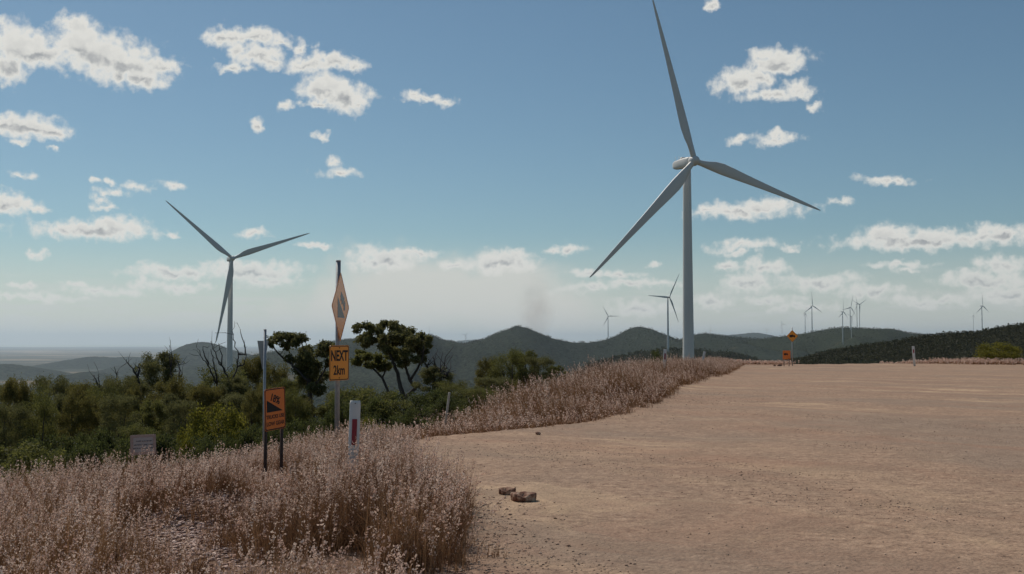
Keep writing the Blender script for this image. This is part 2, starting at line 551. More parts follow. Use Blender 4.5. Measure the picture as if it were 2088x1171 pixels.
def build_ground():
    ang = np.concatenate([np.linspace(-180, -42, 60)[:-1], np.linspace(-42, 42, 380), np.linspace(42, 180, 60)[1:-1]])
    rr = np.concatenate([np.linspace(0.3, 2.5, 8)[:-1], np.exp(np.linspace(math.log(2.5), math.log(90.0), 270))[:-1], np.exp(np.linspace(math.log(90.0), math.log(88000.0), 170))])
    A, RR = np.meshgrid(np.radians(ang), rr)
    x = np.sin(A) * RR; y = np.cos(A) * RR
    z = ground_z(x, y)
    v = np.stack([x, y, z], -1).reshape(-1, 3)
    na = len(ang); nr = len(rr)
    i = np.arange(nr - 1)[:, None] * na + np.arange(na)[None, :]
    j = np.arange(nr - 1)[:, None] * na + (np.arange(na)[None, :] + 1) % na
    q = np.stack([i, i + na, j + na, j], -1).reshape(-1, 4)[:, ::-1]
    v = np.vstack([v, [[0, 0, gz(0, 0)]]])
    k = np.arange(na)
    t = np.stack([np.full(na, len(v) - 1), k, (k + 1) % na], -1)[:, ::-1]
    s = (edge_x(v[:, 1]) - v[:, 0]) * 1.0
    td = sdf(v[:, 0], v[:, 1])
    return mk('ground', v, [q, t], ground_mat(), smooth=True, attrs={'edge': np.clip(s, -3, 3), 'out': np.clip(td, 0, 3000)})


def ground_mat():
    m = mat('gravel_and_plain', rough=0.95, spec=0.15)
    t = m.node_tree; b = t.nodes['Principled BSDF']; Lk = t.links

    def ramp(fac, stops):
        r = t.nodes.new('ShaderNodeValToRGB'); cr = r.color_ramp
        while len(cr.elements) < len(stops): cr.elements.new(0.5)
        for e, (p, cc) in zip(cr.elements, stops):
            e.position = p; e.color = (*cc, 1)
        Lk.new(fac, r.inputs[0]); return r.outputs[0]

    def mixc(fac, a, b_, mode='MIX'):
        x = t.nodes.new('ShaderNodeMix'); x.data_type = 'RGBA'; x.blend_type = mode
        for v, i in ((fac, 0), (a, 6), (b_, 7)):
            if isinstance(v, float): x.inputs[i].default_value = v
            elif isinstance(v, tuple): x.inputs[i].default_value = v
            else: Lk.new(v, x.inputs[i])
        return x.outputs[2]
    tcn = t.nodes.new('ShaderNodeTexCoord'); O = tcn.outputs['Object']
    # polar track coordinates: wheel streaks curve round the bend
    big = vnoise(O, 0.16, 4, 0.6, tree=t)
    fine = vnoise(O, 9.0, 8, 0.75, tree=t)
    med = vnoise(O, 1.4, 5, 0.6, tree=t)
    sp = t.nodes.new('ShaderNodeSeparateXYZ'); Lk.new(O, sp.inputs[0])
    # arcs centred at left-front of camera
    wv = vmath('MULTIPLY', vmath('SUBTRACT', big.outputs['Color'], 0.5, tree=t), (7.0, 7.0, 0.0), tree=t)
    sp = t.nodes.new('ShaderNodeSeparateXYZ'); Lk.new(vmath('ADD', O, wv, tree=t), sp.inputs[0])
    dx = math_n('ADD', sp.outputs[0], 12.0, tree=t); dy = math_n('ADD', sp.outputs[1], 0.0, tree=t)
    rad = math_n('SQRT', math_n('ADD', math_n('MULTIPLY', dx, dx, tree=t), math_n('MULTIPLY', dy, dy, tree=t), tree=t), tree=t)
    angn = math_n('ARCTAN2', dx, dy, tree=t)
    cb = t.nodes.new('ShaderNodeCombineXYZ')
    Lk.new(rad, cb.inputs[0]); Lk.new(math_n('MULTIPLY', angn, 5.0, tree=t), cb.inputs[1])
    streak = vnoise(cb.outputs[0], 1.0, 5, 0.7, tree=t)
    streak2 = vnoise(cb.outputs[0], 0.35, 3, 0.5, tree=t)
    base = ramp(fine.outputs[0], [(0.32, (0.160, 0.096, 0.064)), (0.46, (0.35, 0.228, 0.155)), (0.60, (0.46, 0.310, 0.210)), (0.74, (0.64, 0.465, 0.33))])
    dust = mixc(math_n('MULTIPLY', mrange(streak.outputs[0], 0.49, 0.62, tree=t), mrange(big.outputs[0], 0.42, 0.62, 0.15, 0.9, tree=t), tree=t), base, (0.60, 0.42, 0.265, 1))
    greyf = math_n('MULTIPLY', mrange(streak2.outputs[0], 0.46, 0.58, tree=t), mrange(big.outputs[0], 0.36, 0.56, tree=t), tree=t)
    road = mixc(math_n('MULTIPLY', greyf, 0.85, tree=t), dust, mixc(0.5, base, (0.235, 0.19, 0.15, 1)))
    streak3 = vnoise(cb.outputs[0], 0.7, 4, 0.6, tree=t)
    redf = math_n('MULTIPLY', mrange(streak3.outputs[0], 0.48, 0.64, tree=t), 0.42, tree=t)
    road = mixc(redf, road, (0.36, 0.205, 0.135, 1))
    road = mixc(mrange(med.outputs[0], 0.42, 0.62, 0.0, 0.35, tree=t), road, (0.24, 0.165, 0.115, 1))
    # bank soil under grass
    ea = t.nodes.new('ShaderNodeAttribute'); ea.attribute_name = 'edge'
    oa = t.nodes.new('ShaderNodeAttribute'); oa.attribute_name = 'out'
    soil = ramp(fine.outputs[0], [(0.3, (0.12, 0.07, 0.045)), (0.7, (0.30, 0.19, 0.13))])
    ef = mrange(math_n('ADD', ea.outputs['Fac'], math_n('MULTIPLY', math_n('SUBTRACT', med.outputs[0], 0.5, tree=t), 0.8, tree=t), tree=t), 0.0, 0.5, tree=t)
    c = mixc(ef, road, soil)
    litter = ramp(fine.outputs[0], [(0.3, (0.05, 0.04, 0.025)), (0.7, (0.13, 0.10, 0.055))])
    c = mixc(mrange(oa.outputs['Fac'], 0.3, 6.0, tree=t), c, litter)
    # far plain
    mp = t.nodes.new('ShaderNodeMapping'); mp.inputs['Scale'].default_value = (0.00022, 0.00035, 0.0)
    Lk.new(O, mp.inputs[0])
    pn = vnoise(mp.outputs[0], 1.0, 9, 0.62, tree=t)
    mp2 = t.nodes.new('ShaderNodeMapping'); mp2.inputs['Scale'].default_value = (0.006, 0.006, 0.0); Lk.new(O, mp2.inputs[0])
    pn2 = vnoise(mp2.outputs[0], 1.0, 4, 0.6, tree=t)
    plain = ramp(pn.outputs[0], [(0.40, (0.028, 0.036, 0.018)), (0.50, (0.065, 0.062, 0.034)), (0.56, (0.24, 0.17, 0.10)), (0.66, (0.36, 0.27, 0.17))])
    plain = mixc(mrange(pn2.outputs[0], 0.45, 0.65, 0.0, 0.6, tree=t), plain, (0.04, 0.045, 0.022, 1))
    c = mixc(mrange(oa.outputs['Fac'], 80, 900, tree=t), c, plain)
    Lk.new(c, b.inputs['Base Color'])
    bp = t.nodes.new('ShaderNodeBump'); bp.inputs['Strength'].default_value = 0.9; bp.inputs['Distance'].default_value = 0.02
    vo = t.nodes.new('ShaderNodeTexVoronoi'); vo.inputs['Scale'].default_value = 28.0; Lk.new(O, vo.inputs['Vector'])
    hh = math_n('ADD', math_n('MULTIPLY', vo.outputs['Distance'], -0.5, tree=t), math_n('ADD', fine.outputs[0], math_n('MULTIPLY', streak.outputs[0], 2.5, tree=t), tree=t), tree=t)
    Lk.new(hh, bp.inputs['Height']); Lk.new(bp.outputs[0], b.inputs['Normal'])
    return m


ground = tag(build_ground(), kind='structure')

# ------------------------------------------------------------------ hills
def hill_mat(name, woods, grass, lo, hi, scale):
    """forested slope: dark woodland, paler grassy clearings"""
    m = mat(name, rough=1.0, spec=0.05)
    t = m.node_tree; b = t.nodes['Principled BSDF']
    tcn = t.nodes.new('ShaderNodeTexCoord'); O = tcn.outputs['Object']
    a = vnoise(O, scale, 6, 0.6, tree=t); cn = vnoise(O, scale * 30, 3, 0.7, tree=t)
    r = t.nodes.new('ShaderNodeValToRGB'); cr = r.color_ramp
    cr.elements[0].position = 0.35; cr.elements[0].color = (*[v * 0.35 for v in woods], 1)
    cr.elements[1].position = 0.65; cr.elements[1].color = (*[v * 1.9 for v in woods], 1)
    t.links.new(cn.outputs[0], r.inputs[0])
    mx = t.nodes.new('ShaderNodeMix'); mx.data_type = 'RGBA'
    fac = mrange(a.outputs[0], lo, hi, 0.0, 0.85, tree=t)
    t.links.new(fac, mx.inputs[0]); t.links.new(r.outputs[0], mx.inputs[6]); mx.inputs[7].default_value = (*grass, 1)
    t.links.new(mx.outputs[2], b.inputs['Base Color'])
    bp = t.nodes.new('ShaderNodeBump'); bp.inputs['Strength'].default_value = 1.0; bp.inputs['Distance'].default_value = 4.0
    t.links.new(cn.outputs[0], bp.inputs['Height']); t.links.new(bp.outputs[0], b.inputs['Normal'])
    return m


def hill(name, prof, D, W, base, m, amp=18.0, lam=350.0, tilt=0.0, rows=44, power=1.15, step=5, back=0.7):
    px = np.array([p[0] for p in prof], float); py = np.array([p[1] for p in prof], float)
    cols = np.arange(px[0], px[-1] + 1, step)
    # smooth interpolation of the profile
    pyc = np.interp(cols, px, py)
    kk = max(1, int(14 / step))
    ker = np.hanning(2 * kk + 3)[1:-1]; ker /= ker.sum()
    pyc = np.convolve(np.pad(pyc, len(ker) // 2, mode='edge'), ker, 'valid')
    rx = (cols - 1044.0) / F
    Dc = D + tilt * (cols - cols.mean()) + fbm(cols / 160.0, cols * 0 + D, 2) * W * 0.10
    zc = EYE + (HY - pyc) / F * Dc
    tt = np.linspace(-1, 1, rows)
    tt = np.sign(tt) * np.abs(tt) ** 1.3
    X, T = np.meshgrid(rx, tt)
    Dm = Dc[None, :]; Zm = zc[None, :]
    Y = Dm + T * W * np.where(T > 0, back, 1.0)
    Xw = X * Dm * (1 + T * 0.12 * W / Dm)
    g = 0.5 - 0.5 * np.cos(pi * np.clip(np.abs(T), 0, 1) ** (1 / power))
    g = 0.45 * np.abs(T) + 0.55 * g
    Z = Zm - (Zm - base) * g
    hgt = np.clip((Zm - base) / 150.0, 0.2, 1.6)
    rid = 1 - np.abs(fbm(Xw / lam, Y / (lam * 2.2), 4)) * 1.6
    Z = Z + (rid - 0.5) * amp * hgt * np.clip(np.abs(T) * 3.2, 0, 1) * np.clip((1.03 - np.abs(T)) * 4, 0, 1)
    Z = Z + fbm(Xw / 26, Y / 26, 2) * D / 2600.0
    v = np.stack([Xw, Y, Z], -1).reshape(-1, 3)
    nc = len(cols)
    i = np.arange(rows - 1)[:, None] * nc + np.arange(nc - 1)[None, :]
    q = np.stack([i, i + 1, i + nc + 1, i + nc], -1).reshape(-1, 4)
    o = mk(name, v, q, m, smooth=True)
    tag(o, kind='structure')
    return v.reshape(rows, nc, 3)


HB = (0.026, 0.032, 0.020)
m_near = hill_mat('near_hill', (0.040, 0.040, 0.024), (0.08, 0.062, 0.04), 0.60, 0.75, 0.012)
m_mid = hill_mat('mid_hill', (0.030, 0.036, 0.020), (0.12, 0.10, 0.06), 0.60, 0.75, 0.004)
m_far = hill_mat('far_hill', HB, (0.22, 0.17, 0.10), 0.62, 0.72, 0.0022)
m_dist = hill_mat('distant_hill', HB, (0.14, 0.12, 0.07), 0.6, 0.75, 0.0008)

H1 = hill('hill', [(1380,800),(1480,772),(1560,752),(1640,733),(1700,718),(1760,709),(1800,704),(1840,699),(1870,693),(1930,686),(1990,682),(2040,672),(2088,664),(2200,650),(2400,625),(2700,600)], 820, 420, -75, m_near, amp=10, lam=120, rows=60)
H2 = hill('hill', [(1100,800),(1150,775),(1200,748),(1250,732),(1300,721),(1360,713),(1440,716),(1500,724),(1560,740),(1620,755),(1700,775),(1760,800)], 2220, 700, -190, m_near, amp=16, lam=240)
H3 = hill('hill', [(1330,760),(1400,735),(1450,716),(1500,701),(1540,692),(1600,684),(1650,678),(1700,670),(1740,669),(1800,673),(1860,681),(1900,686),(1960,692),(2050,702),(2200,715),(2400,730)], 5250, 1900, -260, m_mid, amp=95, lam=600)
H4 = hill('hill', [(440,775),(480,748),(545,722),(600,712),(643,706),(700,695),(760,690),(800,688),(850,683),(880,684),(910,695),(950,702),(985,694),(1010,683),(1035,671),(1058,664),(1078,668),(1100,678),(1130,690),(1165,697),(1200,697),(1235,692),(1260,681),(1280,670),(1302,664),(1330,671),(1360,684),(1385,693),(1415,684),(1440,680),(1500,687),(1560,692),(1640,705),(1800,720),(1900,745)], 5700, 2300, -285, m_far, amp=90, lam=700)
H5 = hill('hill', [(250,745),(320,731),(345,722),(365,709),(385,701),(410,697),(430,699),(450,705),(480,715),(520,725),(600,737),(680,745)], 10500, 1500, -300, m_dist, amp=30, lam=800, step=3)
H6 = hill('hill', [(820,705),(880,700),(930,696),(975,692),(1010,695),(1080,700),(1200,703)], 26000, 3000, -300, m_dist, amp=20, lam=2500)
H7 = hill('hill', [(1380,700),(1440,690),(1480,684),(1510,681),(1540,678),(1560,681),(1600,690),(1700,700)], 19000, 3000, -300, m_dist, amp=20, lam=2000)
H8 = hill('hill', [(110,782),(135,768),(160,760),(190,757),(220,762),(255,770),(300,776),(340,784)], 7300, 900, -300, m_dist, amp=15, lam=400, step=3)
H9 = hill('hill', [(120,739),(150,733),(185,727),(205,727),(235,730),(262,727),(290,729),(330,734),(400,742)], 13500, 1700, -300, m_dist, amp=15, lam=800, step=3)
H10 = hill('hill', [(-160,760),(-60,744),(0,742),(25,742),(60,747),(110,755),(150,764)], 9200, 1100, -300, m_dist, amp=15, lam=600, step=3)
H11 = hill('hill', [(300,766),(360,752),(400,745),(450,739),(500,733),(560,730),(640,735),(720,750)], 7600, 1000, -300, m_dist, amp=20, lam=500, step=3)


def cards(centres, radii, per, size, seed, squash=0.8):
    """leafy clumps: small random quads spread through each centre's ball"""
    r_ = np.random.default_rng(seed)
    n = len(centres)
    C_ = np.repeat(centres, per, axis=0); Rr = np.repeat(radii, per)
    d = r_.normal(size=(n * per, 3)); d /= np.linalg.norm(d, axis=1)[:, None]
    rad = r_.random(n * per) ** 0.45
    p = C_ + d * (rad * Rr)[:, None] * np.array([1, 1, squash])
    u = r_.normal(size=(n * per, 3)); u /= np.linalg.norm(u, axis=1)[:, None]
    v_ = np.cross(u, r_.normal(size=(n * per, 3))); v_ /= np.linalg.norm(v_, axis=1)[:, None]
    sz = (size * (0.6 + 0.8 * r_.random(n * per)))[:, None] if np.isscalar(size) else (np.repeat(size, per) * (0.6 + 0.8 * r_.random(n * per)))[:, None]
    a = u * sz; b_ = v_ * sz * 0.6
    V = np.stack([p - a, p - b_, p + a, p + b_], 1).reshape(-1, 3)
    q = np.arange(n * per * 4).reshape(-1, 4)
    tone = np.repeat(np.clip(np.repeat(r_.random(n), per) * 0.6 + r_.random(n * per) * 0.4, 0, 1), 4)
    return V, q, tone


def woodland(name, G, n, hgt, per, seed, label, rowlim=(0.25, 0.62)):
    r_ = np.random.default_rng(seed)
    rows, cols, _ = G.shape
    fi = (rowlim[0] + (rowlim[1] - rowlim[0]) * r_.random(n)) * (rows - 1)
    fj = r_.random(n) * (cols - 1.001)
    i0 = fi.astype(int); j0 = fj.astype(int); u = (fi - i0)[:, None]; v_ = (fj - j0)[:, None]
    p = (G[i0, j0] * (1 - u) + G[np.minimum(i0 + 1, rows - 1), j0] * u) * (1 - v_) + (G[i0, j0 + 1] * (1 - u) + G[np.minimum(i0 + 1, rows - 1), j0 + 1] * u) * v_
    keep = fbm(p[:, 0] / (hgt * 14), p[:, 1] / (hgt * 14), 3) > -0.75
    p = p[keep]
    h = hgt * (0.55 + 0.9 * r_.random(len(p)) ** 2)
    cen = p + np.stack([h * 0, h * 0, h * 0.45], -1)
    V, q, tone = cards(cen, h * 0.5, per, h * 0.17, seed + 1, 0.9)
    o = mk(name, V, q, M['leaf_far'], attrs={'tone': tone})
    tag(o, label, 'woodland', kind='stuff')


woodland('woodland', H1, 30000, 3.2, 9, 11, 'dark eucalypt woodland covering the near hillside at the right')
woodland('woodland', H2, 7000, 7.5, 9, 12, 'dark green woodland on the low hill behind the tall tower')
woodland('woodland', H3, 9000, 8.5, 6, 13, 'hazy woodland on the broad hill under the cluster of far turbines', (0.2, 0.55))
woodland('woodland', H4, 12000, 9.0, 6, 14, 'bluish woodland over the twin pointed hills', (0.3, 0.53))

# ------------------------------------------------------------------ wind turbines
def blade_mb(Rm):
    st = [0.0, 0.015, 0.04, 0.08, 0.13, 0.19, 0.27, 0.38, 0.5, 0.64, 0.78, 0.9, 0.965, 0.992, 1.0]
    ch = [2.0, 2.0, 2.1, 2.7, 3.6, 4.05, 3.75, 3.1, 2.55, 2.0, 1.5, 1.05, 0.7, 0.38, 0.08]
    tk = [2.0, 2.0, 1.85, 1.4, 1.05, 0.85, 0.65, 0.48, 0.36, 0.26, 0.18, 0.12, 0.07, 0.04, 0.02]
    tw = [18, 18, 18, 16, 13, 11, 8.5, 6, 4, 2.5, 1.2, 0.4, 0, 0, 0]
    k = 14; rings = []
    for s_, c_, t_, w_ in zip(st, ch, tk, tw):
        th = np.arange(k) * 2 * pi / k
        round_ = np.clip(1 - (s_ - 0.02) / 0.12, 0, 1)
        x = np.cos(th) * c_ / 2
        sh = np.where(np.cos(th) > 0, 1 - 0.0 * np.cos(th), 1.0)
        yy = np.sin(th) * t_ / 2 * (round_ + (1 - round_) * (1 - 0.55 * np.cos(th)) * 0.9) * sh
        x = x + (1 - round_) * c_ * 0.18
        a = R(w_)
        X = x * cos(a) - yy * sin(a); Yv = x * sin(a) + yy * cos(a)
        pre = -1.6 * s_ ** 2
        rings.append(np.stack([X * Rm / 57, Yv * Rm / 57 + pre * Rm / 57, np.full(k, s_ * Rm + 1.1 * Rm / 57)], -1))
    mb = MB(); mb.loft(rings); return mb


def turbine(bx, hub_px, Rpx, D, yaw, psi, base_py, label, grp='wind turbines beyond the first two', detail=False, base_px=None):
    """bx: tower px, hub_px: (px,py) of the rotor hub. Blades R from Rpx at distance D."""
    hubw = at(hub_px[0], hub_px[1], D)
    Rm = Rpx / F * D
    s_ = Rm / 57.0
    th = math.atan2(hubw.x, hubw.y)
    y_ = R(yaw) - th
    ax = Vector((sin(y_), -cos(y_), 0))            # rotor axis, toward the viewer's side
    over_ = 4.6 * s_
    top = Vector((hubw.x, hubw.y, hubw.z)) - ax * over_
    base = at((base_px or bx), base_py, D)
    bz = base.z - 6 * s_
    e = empty('wind_turbine', (top.x, top.y, bz), 0)
    tag(e, label, 'wind turbine', grp)
    H = top.z - 1.9 * s_ - bz
    mb = MB(); kk = 28
    rings = []
    for i in range(13):
        f_ = i / 12
        r_ = (2.15 + (1.35 - 2.15) * f_) * s_
        a = np.arange(kk) * 2 * pi / kk
        rings.append(np.stack([np.cos(a) * r_, np.sin(a) * r_, np.full(kk, f_ * H)], -1))
    mb.loft(rings); mb.build('tower', M['white'], e, True)
    rotz = math.atan2(ax.y, ax.x)                  # local +X = axis
    # nacelle: rounded box, hub end at +x
    prof = [(-7.7, 0.5), (-7.5, 1.1), (-6.6, 1.45), (-3.5, 1.65), (0, 1.72), (2.2, 1.65), (3.0, 1.4)]
    rings = []
    for x_, h_ in prof:
        a = np.arange(20) * 2 * pi / 20
        sq = 0.28
        cy_ = np.sign(np.cos(a)) * np.abs(np.cos(a)) ** sq ** 0.5; sy = np.sign(np.sin(a)) * np.abs(np.sin(a)) ** 0.53
        rings.append(np.stack([np.full(20, x_), cy_ * h_ * 0.92, sy * h_], -1) * s_)
    mb = MB(); mb.loft(rings)
    if detail:
        mb.tube([[-6.0 * s_, 0.7 * s_, 1.3 * s_], [-6.0 * s_, 0.7 * s_, 3.3 * s_]], 0.06 * s_, 5)
        mb.tube([[-6.0 * s_, -0.7 * s_, 1.3 * s_], [-6.0 * s_, -0.7 * s_, 2.9 * s_]], 0.06 * s_, 5)
        mb.box((-1.8 * s_, 0, 1.75 * s_), (0.8 * s_, 1.1 * s_, 0.3 * s_))
    nac = mb.build('nacelle', M['white'], e, True)
    nac.location = (0, 0, top.z - bz); nac.rotation_euler = (0, 0, rotz)
    hp = [(2.95, 1.4), (3.3, 1.75), (4.6, 1.8), (5.6, 1.55), (6.3, 1.05), (6.7, 0.45), (6.8, 0.1)]
    rings = []
    for x_, r_ in hp:
        a = np.arange(20) * 2 * pi / 20
        rings.append(np.stack([np.full(20, x_), np.cos(a) * r_, np.sin(a) * r_], -1) * s_)
    mb = MB(); mb.loft(rings)
    hb = mb.build('hub', M['white'], e, True)
    hb.location = nac.location; hb.rotation_euler = nac.rotation_euler
    # rotor plane basis: e1 to the viewer's right, e2 up ; local blade: x chord, y thickness (toward -axis), z span
    e2 = Vector((0, 0, 1)); e1 = e2.cross(ax)
    bm_ = None
    for k in range(3):
        ps = R(psi + 120 * k)
        zdir = e1 * sin(ps) + e2 * cos(ps)
        xdir = -(e1 * cos(ps) - e2 * sin(ps))
        ydir = zdir.cross(xdir)
        if bm_ is None:
            b_ = blade_mb(Rm - 1.1 * s_).build('blade', M['white'], e, True); bm_ = b_
        else:
            b_ = bm_.copy(); COL.objects.link(b_); b_.parent = e
        mtx = Matrix((xdir, ydir, zdir)).transposed().to_4x4()
        b_.rotation_euler = mtx.to_euler()
        b_.location = Vector((0, 0, top.z - bz)) + ax * over_
    return e


turbine(1405, (1416, 328), 344, 371, 34, -15.6, 830, 'largest turbine, its thick grey tower rising behind the grassy verge', None, True)
turbine(470, (474, 527), 174, 733, 13, 70, 770, 'turbine with one blade hanging down beside its tower, behind the left scrub', None, True)
T = [
 (1364, (1365, 606), 58.8, 2200, 45, 32, 712, 'mid-distance turbine standing on the dark low hill just left of the largest tower'),
 (1240, (1240.5, 645), 24, 5350, 20, -30, 686, 'small turbine rising behind the left shoulder of the right-hand pointed hill'),
 (949, (949.5, 683.7), 11, 9500, 20, 45, 703, 'tiny faint turbine in the saddle left of the left-hand pointed hill'),
 (876, (876, 680), 15, 7600, 50, 0, 692, 'faint turbine whose raised blade shows just above the ridge behind the bushy tree'),
 (1449, (1449, 673), 9.5, 9500, 45, 0, 685, 'tiny turbine on the ridge just right of the largest tower'),
 (1532, (1532, 675), 5, 19000, 30, 60, 684, 'smallest hazy turbine above the pale blue far ridge'),
 (1564, (1564, 673), 7, 12000, 30, -50, 684, 'tiny hazy turbine at the right end of the pale blue far ridge'),
 (1595, (1595, 661), 10, 7600, 40, -20, 680, 'small turbine on the ridge to the left above the far yellow diamond sign'),
 (1642, (1643, 640), 18.5, 6600, 72, 12, 682, 'turbine seen nearly edge on, immediately left of the tall one with a raised blade'),
 (1656, (1657, 624), 30, 5300, 42, -3, 679, 'tall far turbine with one blade straight up on the ridge right of the diamond sign'),
 (1717.5, (1720, 636), 28, 4500, 65, 2, 700, 'left one of two turbines whose pale towers reach halfway down the broad hill'),
 (1733.5, (1735, 627), 26, 5000, 50, 18, 690, 'taller of two overlapping turbines at the centre of the hilltop cluster'),
 (1736, (1737, 646), 17, 4550, 55, 50, 701, 'shorter right one of the pale towers reaching halfway down the broad hill'),
 (1747.5, (1748.5, 620), 20, 5700, 60, -22, 676, 'left turbine of the closely spaced pair at the right of the hilltop cluster'),
 (1752.5, (1753, 621), 19, 5750, 30, 58, 676, 'rightmost turbine of the hilltop cluster with a blade pointing up right'),
 (1985, (1985.5, 644), 12, 6900, 72, 10, 690, 'short turbine left of the tall one behind the right-hand wooded ridge'),
 (2003, (2004, 624), 29, 4600, 60, -2, 690, 'tall turbine behind the right-hand wooded ridge, rightmost of all'),
]
for a in T:
    turbine(*a)

# ------------------------------------------------------------------ signs and posts
def plate_shape(w_, h_, r_, n=5):
    pts = []
    for cx, cz, a0 in ((w_ / 2 - r_, h_ / 2 - r_, 0), (-w_ / 2 + r_, h_ / 2 - r_, 90), (-w_ / 2 + r_, -h_ / 2 + r_, 180), (w_ / 2 - r_, -h_ / 2 + r_, 270)):
        for i in range(n):
            a = R(a0 + 90 * i / (n - 1)); pts.append((cx + r_ * cos(a), cz + r_ * sin(a)))
    return pts


def diamond_shape(s_, r_=0.03):
    d = s_ / math.sqrt(2)
    return [(x * cos(pi / 4) - z * sin(pi / 4), x * sin(pi / 4) + z * cos(pi / 4)) for x, z in plate_shape(s_, s_, r_, 4)]


def prism(name, pts, y0, y1, m, parent):
    """flat outline (x,z) extruded from y0 (front, nearer the viewer) to y1"""
    n = len(pts)
    v = [(x, y0, z) for x, z in pts] + [(x, y1, z) for x, z in pts]
    me = bpy.data.meshes.new(name)
    area = sum(pts[i][0] * pts[(i + 1) % n][1] - pts[(i + 1) % n][0] * pts[i][1] for i in range(n))
    idx = list(range(n)) if area > 0 else list(range(n))[::-1]
    f = [tuple(idx), tuple(i + n for i in idx[::-1])]
    for i in range(n):
        a, b = idx[i], idx[(i + 1) % n]
        f.append((b, a, a + n, b + n))
    me.from_pydata(v, [], f)
    me.materials.append(m); me.update()
    o = bpy.data.objects.new(name, me); COL.objects.link(o); o.parent = parent
    return o


def ring_border(name, pts, inset, y0, m, parent, t=0.0015):
    """thin border line just inside an outline"""
    P_ = np.array(pts); c_ = P_.mean(0)
    ext = np.abs(P_ - c_).max(0)
    k0 = 1 - inset / ext; k1 = 1 - (inset + 0.012) / ext
    A = c_ + (P_ - c_) * k0; B = c_ + (P_ - c_) * k1
    n = len(pts)
    v = [(x, y0 - t, z) for x, z in A] + [(x, y0 - t, z) for x, z in B] + [(x, y0, z) for x, z in A] + [(x, y0, z) for x, z in B]
    f = []
    for i in range(n):
        j = (i + 1) % n
        f += [[i, j, n + j, n + i], [2 * n + i, 2 * n + j, j, i], [n + i, n + j, 3 * n + j, 3 * n + i]]
    return mk(name, v, np.array(f), m, parent)


def text(name, s, size, cx, cz, y, m, parent, xs=1.0, rot=0.0, bold=0.0):
    cu = bpy.data.curves.new(name, 'FONT'); cu.body = s; cu.size = size
    cu.align_x = 'CENTER'; cu.align_y = 'CENTER'; cu.extrude = 0.0012; cu.offset = bold
    tmp = bpy.data.objects.new('tmp_text', cu); COL.objects.link(tmp)
    dg = bpy.context.evaluated_depsgraph_get()
    me = bpy.data.meshes.new_from_object(tmp.evaluated_get(dg))
    bpy.data.objects.remove(tmp); bpy.data.curves.remove(cu)
    co = np.empty(len(me.vertices) * 3); me.vertices.foreach_get('co', co); co = co.reshape(-1, 3)
    x = co[:, 0] * xs; z = co[:, 1].copy(); yv = -co[:, 2]
    X = x * cos(rot) - z * sin(rot) + cx; Z = x * sin(rot) + z * cos(rot) + cz
    co = np.stack([X, yv + y, Z], -1)
    me.vertices.foreach_set('co', co.ravel()); me.materials.clear(); me.materials.append(m); me.update()
    o = bpy.data.objects.new(name, me); COL.objects.link(o); o.parent = parent
    return o


def pole_mb(x, y, z0, z1, r_, k=14):
    mb = MB(); mb.tube([[x, y, z0], [x, y, (z0 + z1) / 2], [x, y, z1]], r_, k); return mb


def truck_pts(s_=1.0):
    """tip truck silhouette facing right, wheels at z=0, unit length"""
    p = [(-0.5, 0.10), (-0.5, 0.38), (0.12, 0.46), (0.14, 0.14), (0.17, 0.14), (0.17, 0.40), (0.36, 0.40), (0.43, 0.26), (0.5, 0.22), (0.5, 0.08)]
    def wheel(c_, up=False):
        return [(c_ + 0.09 * cos(R(a)), 0.06 + 0.09 * sin(R(a))) for a in (20, -40, -90, -140, 160)]
    p += wheel(0.33) + [(0.1, 0.08)] + wheel(-0.12) + wheel(-0.34)
    return [(x * s_, z * s_) for x, z in p]


# --- tall pole with the diamond and NEXT 2km plates
D1 = 15.8
pb = at(687, 905, D1); gpz = gz(pb.x, pb.y)
st1 = empty('warning_sign', (pb.x, pb.y, gpz))
tag(st1, 'tall steel pole carrying a pale orange diamond above a NEXT 2km plate', 'road sign')
ptop = at(687, 533, D1).z
pole_mb(0, 0, -0.3, ptop - gpz, 0.035).build('pole', M['galv'], st1, True)
cap = MB(); cap.tube([[0, 0, ptop - gpz + 0.0005], [0, 0, ptop - gpz + 0.014]], 0.037, 14); cap.build('cap', M['white'], st1)
dm = empty('diamond_plate', (0, 0, 0)); dm.parent = st1
yaw = R(75.5) - math.atan(ray(693, 600)[0])
dc = at(693.5, 626, D1 - 0.05)
side = (at(693, 555, D1).z - at(693, 697, D1).z) / math.sqrt(2)
dm.location = (dc.x - pb.x, dc.y - pb.y - 0.02, dc.z - gpz); dm.rotation_euler = (0, 0, yaw)
dp = prism('panel', diamond_shape(side), -0.012, -0.009, M['diamond'], dm)
ring_border('border', diamond_shape(side), 0.02, -0.012, M['blackgloss'], dm)
# ramp and truck drawn in the plate's plane
prism('ramp_symbol', [(-0.24 * side, -0.22 * side), (0.33 * side, -0.22 * side), (-0.24 * side, 0.20 * side)], -0.0135, -0.012, M['blackgloss'], dm)
sl = math.atan2(-0.42, 0.57)
tp = [(x * cos(sl) - z * sin(sl) + 0.125 * side, x * sin(sl) + z * cos(sl) + 0.035 * side) for x, z in truck_pts(0.46 * side)]
prism('truck_symbol', tp, -0.0135, -0.012, M['blackgloss'], dm)
for z_ in (0.14, -0.16):
    brk = MB(); brk.box((0, 0.0, z_), (0.07, 0.006, 0.02)); brk.build('bracket', M['galv'], dm)
nx = empty('distance_plate'); nx.parent = st1
nc = at(691.5, 740, D1 - 0.06); hw = (at(711, 740, D1).x - at(672, 740, D1).x); hh = at(700, 704, D1).z - at(700, 775, D1).z
yn = R(56)
pw = hw / cos(yn)
yn -= math.atan(ray(691, 600)[0])
nx.location = (nc.x - pb.x, nc.y - pb.y - 0.05, nc.z - gpz); nx.rotation_euler = (0, 0, yn)
